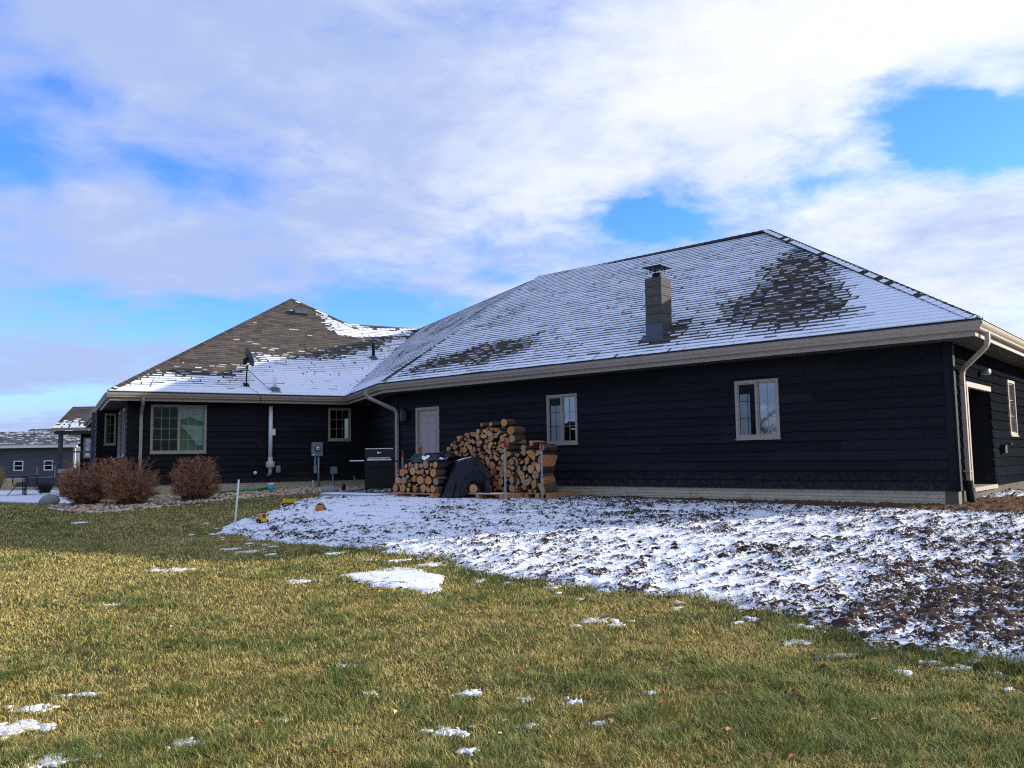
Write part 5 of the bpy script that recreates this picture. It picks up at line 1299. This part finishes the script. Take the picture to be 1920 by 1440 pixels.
# ---------------------------------------------------------------- lawn grass
def blades(n, x0, x1, y0, y1, dens_near, seed):
    pass
rng = np.random.default_rng(5)
def sample(y0, y1, dens):
    hw = lambda y: y*.72 + 2.9
    a = (hw(y0)+hw(y1))*(y1-y0); n = int(a*dens); y = rng.uniform(y0, y1, int(n*1.15)); x = rng.uniform(-1, 1, len(y))*hw(y1)
    k = np.abs(x) < hw(y); return x[k], y[k]
X, Y = [], []
for y0, y1, dn in ((2.6,4.0,3600),(4.0,5.2,7200),(5.2,6.6,5200),(6.6,8.5,3300),(8.5,11,2000),(11,14,1150),(14,18,620),(18,24,330)):
    a, b = sample(y0, y1, dn); X.append(a); Y.append(b)
X = np.concatenate(X); Y = np.concatenate(Y)
ins = inpoly(X, Y, SNOW); ds = edist(X, Y, SNOW); dsn = np.where(ins, ds, -ds) + (fbm(X, Y, 1.6, 4, 5)-.5)*.45 + (fbm(X, Y, 6, 3, 9)-.5)*.25
edge = np.exp(-(dsn/.30)**2)*(X > -2.5)              # longer dark grass along the snow line
keep = (dsn < .0) | ((dsn < .55) & (rng.random(len(X)) < .55) & (fbm(X, Y, 4.5, 3, 210) > .56 + .16*dsn) & (X > -3.5))
pin = np.where(inpoly(X, Y, PATCH), edist(X, Y, PATCH), -edist(X, Y, PATCH)) + (fbm(X, Y, 6, 3, 9)-.5)*.2
keep &= (pin < .0) | (rng.random(len(X)) < .04)
keep &= ~inpoly(X, Y, ROCK) & ~inpoly(X, Y, PATIO)
for x, y, r in SPOTS:
    d = np.hypot((X-x)/1.1, (Y-y)/.8); keep &= ~((d < r*1.0) & (rng.random(len(X)) < .25))
hole = fbm(X, Y, 3.2, 3, 88); keep &= ~((hole > .62) & (rng.random(len(X)) < .6))
X, Y, edge = X[keep], Y[keep], edge[keep]; n = len(X)
dist = np.hypot(X, Y)
green = fbm(X, Y, .55, 4, 120); g2 = fbm(X, Y, 2.6, 3, 131); g3 = fbm(X, Y, 9, 2, 140)
wg = np.clip((green-.5)*1.3 + (g2-.5)*1.5 + (g3-.5)*1.3 + .30 + np.clip((6.5-Y)/6, -.2, .12) + edge*.65, 0, 1)
isgreen = rng.random(n) < wg
H = .031*(1 + .55*(g2-.5)*2 + .35*isgreen)*rng.uniform(.6, 1.35, n) + edge*.035*rng.random(n)
H *= np.where(g3 > .58, 1.18, 1.0)
Wd = np.maximum(.0030, dist*.00078)*rng.uniform(.7, 1.3, n)
clx = fbm(X, Y, 5, 2, 150)*12.6; ang = np.where(rng.random(n) < .55, clx + rng.normal(0, .7, n), rng.uniform(0, 6.28, n))
lean = H*rng.uniform(.3, 1.6, n); dx, dy = np.cos(ang), np.sin(ang)
fa = ang + np.pi/2 + rng.normal(0, .5, n); wx, wy = np.cos(fa)*Wd/2, np.sin(fa)*Wd/2
Zg = gz(X, Y) - .004
b = np.stack([X, Y, Zg], 1); w = np.stack([wx, wy, 0*wx], 1)
m_ = b + np.stack([dx*lean*.32, dy*lean*.32, H*.62], 1); t = b + np.stack([dx*lean, dy*lean, H], 1)
co = np.stack([b-w, b+w, m_+w*.8, m_-w*.8, t], 1).reshape(-1, 3)
i = np.arange(n)*5
tri = np.stack([i, i+1, i+2, i, i+2, i+3, i+3, i+2, i+4], 1).reshape(-1, 3)
r = rng.random((n, 1)); v = rng.uniform(.70, 1.55, (n, 1))
straw = np.where(r < .5, np.array([[.52,.42,.135]]), np.where(r < .8, np.array([[.44,.32,.095]]), np.array([[.60,.52,.24]])))
grn = np.where(r < .45, np.array([[.19,.215,.055]]), np.where(r < .8, np.array([[.105,.155,.042]]), np.array([[.30,.30,.09]])))
colr = np.where(isgreen[:,None], grn, straw)*v
colr = colr*(1-.45*edge[:,None]*isgreen[:,None])
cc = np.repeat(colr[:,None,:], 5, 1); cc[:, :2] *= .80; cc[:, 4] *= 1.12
def grass_mat():
    m = bpy.data.materials.new('grass'); m.use_nodes = True; t_ = m.node_tree; N = NT(t_); bs = t_.nodes['Principled BSDF']
    c = N.n('ShaderNodeAttribute', attribute_name='tint').outputs['Color']; t_.links.new(c, bs.inputs['Base Color'])
    bs.inputs['Roughness'].default_value = .6; bs.inputs['Specular IOR Level'].default_value = .25
    tl = N.n('ShaderNodeBsdfTranslucent'); t_.links.new(c, tl.inputs['Color'])
    mx = N.n('ShaderNodeMixShader', i_0=.30, i_1=bs.outputs[0], i_2=tl.outputs[0]); t_.links.new(mx.outputs[0], t_.nodes['Material Output'].inputs['Surface']); MATS['grass'] = m
grass_mat()
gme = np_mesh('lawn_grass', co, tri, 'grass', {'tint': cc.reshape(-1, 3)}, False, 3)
tag(link('lawn_grass', gme), kind='stuff')
# fallen leaves
mb = MB()
for k in range(170):
    y = 3.8 + 14*random.random()**1.6; x = random.uniform(-.68, .68)*y
    if bool(inpoly(np.array(x), np.array(y), SNOW)) and random.random() < .8: continue
    s = random.uniform(.014,.034); a = random.random()*6.28; p = V3(x, y, g1(x, y)+random.uniform(.026,.045))
    ex = V3(math.cos(a), math.sin(a), random.uniform(-.4,.4)); ey = V3(-math.sin(a), math.cos(a), random.uniform(-.4,.4)); cv = V3(0,0,s*.5)
    pts = [p-ex*s, p-ex*s*.2-ey*s*.6+cv, p+ex*s*.6-ey*s*.4+cv, p+ex*s*1.1, p+ex*s*.5+ey*s*.5+cv, p-ex*s*.3+ey*s*.6+cv]
    g = random.uniform(.6,1.4); c = random.choice(((.36,.17,.06),(.45,.28,.13),(.25,.10,.05),(.52,.36,.2),(.28,.12,.06)))
    mb.add(pts+[p], [(0,1,6),(1,2,6),(2,3,6),(3,4,6),(4,5,6),(5,0,6)], 0, tuple(q*g for q in c))
tag(mb.obj('fallen_leaves', 'leaf_litter'), kind='stuff')
for x, y, s, lab in ((.78,7.3,.06,'curled tan leaf standing on the small snow patch in the lawn'),(.53,4.93,.045,'curled brown leaf in the near lawn beside a snow spot')):
    p = V3(x, y, g1(x, y)+.02); lv = MB()
    pr0 = [(-1,0,.1),(-.5,-.5,.5),(.3,-.55,.7),(1,0,.5),(.4,.5,.9),(-.4,.5,.6)]
    for dzz in (0, .004): lv.add([p+V3(a*s, b*s*.7, c*s+dzz) for a, b, c in pr0]+[p+V3(0,0,.25*s+dzz)], [(0,1,6),(1,2,6),(2,3,6),(3,4,6),(4,5,6),(5,0,6)])
    tag(lv.obj('dead_leaf', 'dead_leaf'), lab, 'leaf')
# bare trees across the yard, seen only in the window panes
def bare_tree(o, h, seed, label):
    rnd = random.Random(seed); root = empty('bare_tree', o, label, 'tree', 'bare trees across the yard')
    tr = MB(); cr = MB()
    tr.tube([o-Z*.2, o+Z*h*.2, o+Z*h*.45+V3(.1,.05,0), o+Z*h*.75], [.16,.13,.09,.04], 8)
    def br(p, d, l, r, lev):
        q = p+d*l*.5+V3(rnd.gauss(0,.05),rnd.gauss(0,.05),.05*l); e = p+d*l
        cr.tube([p, q, e], [r, r*.75, r*.5], 4, 0, False)
        if lev:
            for k in range(4):
                t = rnd.uniform(.35,1); dd = (d+V3(rnd.gauss(0,.55),rnd.gauss(0,.55),rnd.gauss(.15,.35))).normalized(); br(p.lerp(e, t), dd, l*rnd.uniform(.45,.7), r*.55, lev-1)
    for k in range(12):
        a = rnd.random()*6.28; z = h*rnd.uniform(.15,.75); br(o+Z*z, V3(math.cos(a), math.sin(a), rnd.uniform(.3,1.2)).normalized(), h*rnd.uniform(.25,.42), .05, 3)
    tr.obj('trunk', 'bark', root); cr.obj('crown', 'bark', root)
for k, (x, y, h, lab) in enumerate(((-34,3,4.6,'short bare tree across the yard opposite the chimney end'),(-40,-4,5.2,'taller bare tree standing behind the short one across the yard'),(-37,9,4.2,'small bushy bare tree opposite the firewood'),(-45,1,5.0,'wide bare tree farthest across the yard'))):
    bare_tree(V3(x, y, g1(x, y)), h, 40+k, lab)
SC.render.engine = 'CYCLES'
SC.cycles.use_denoising = False
SC.cycles.filter_width = 1.2
SC.cycles.sample_clamp_indirect = 3.0
SC.cycles.caustics_reflective = False; SC.cycles.caustics_refractive = False
SC.cycles.max_bounces = 6; SC.cycles.transparent_max_bounces = 12
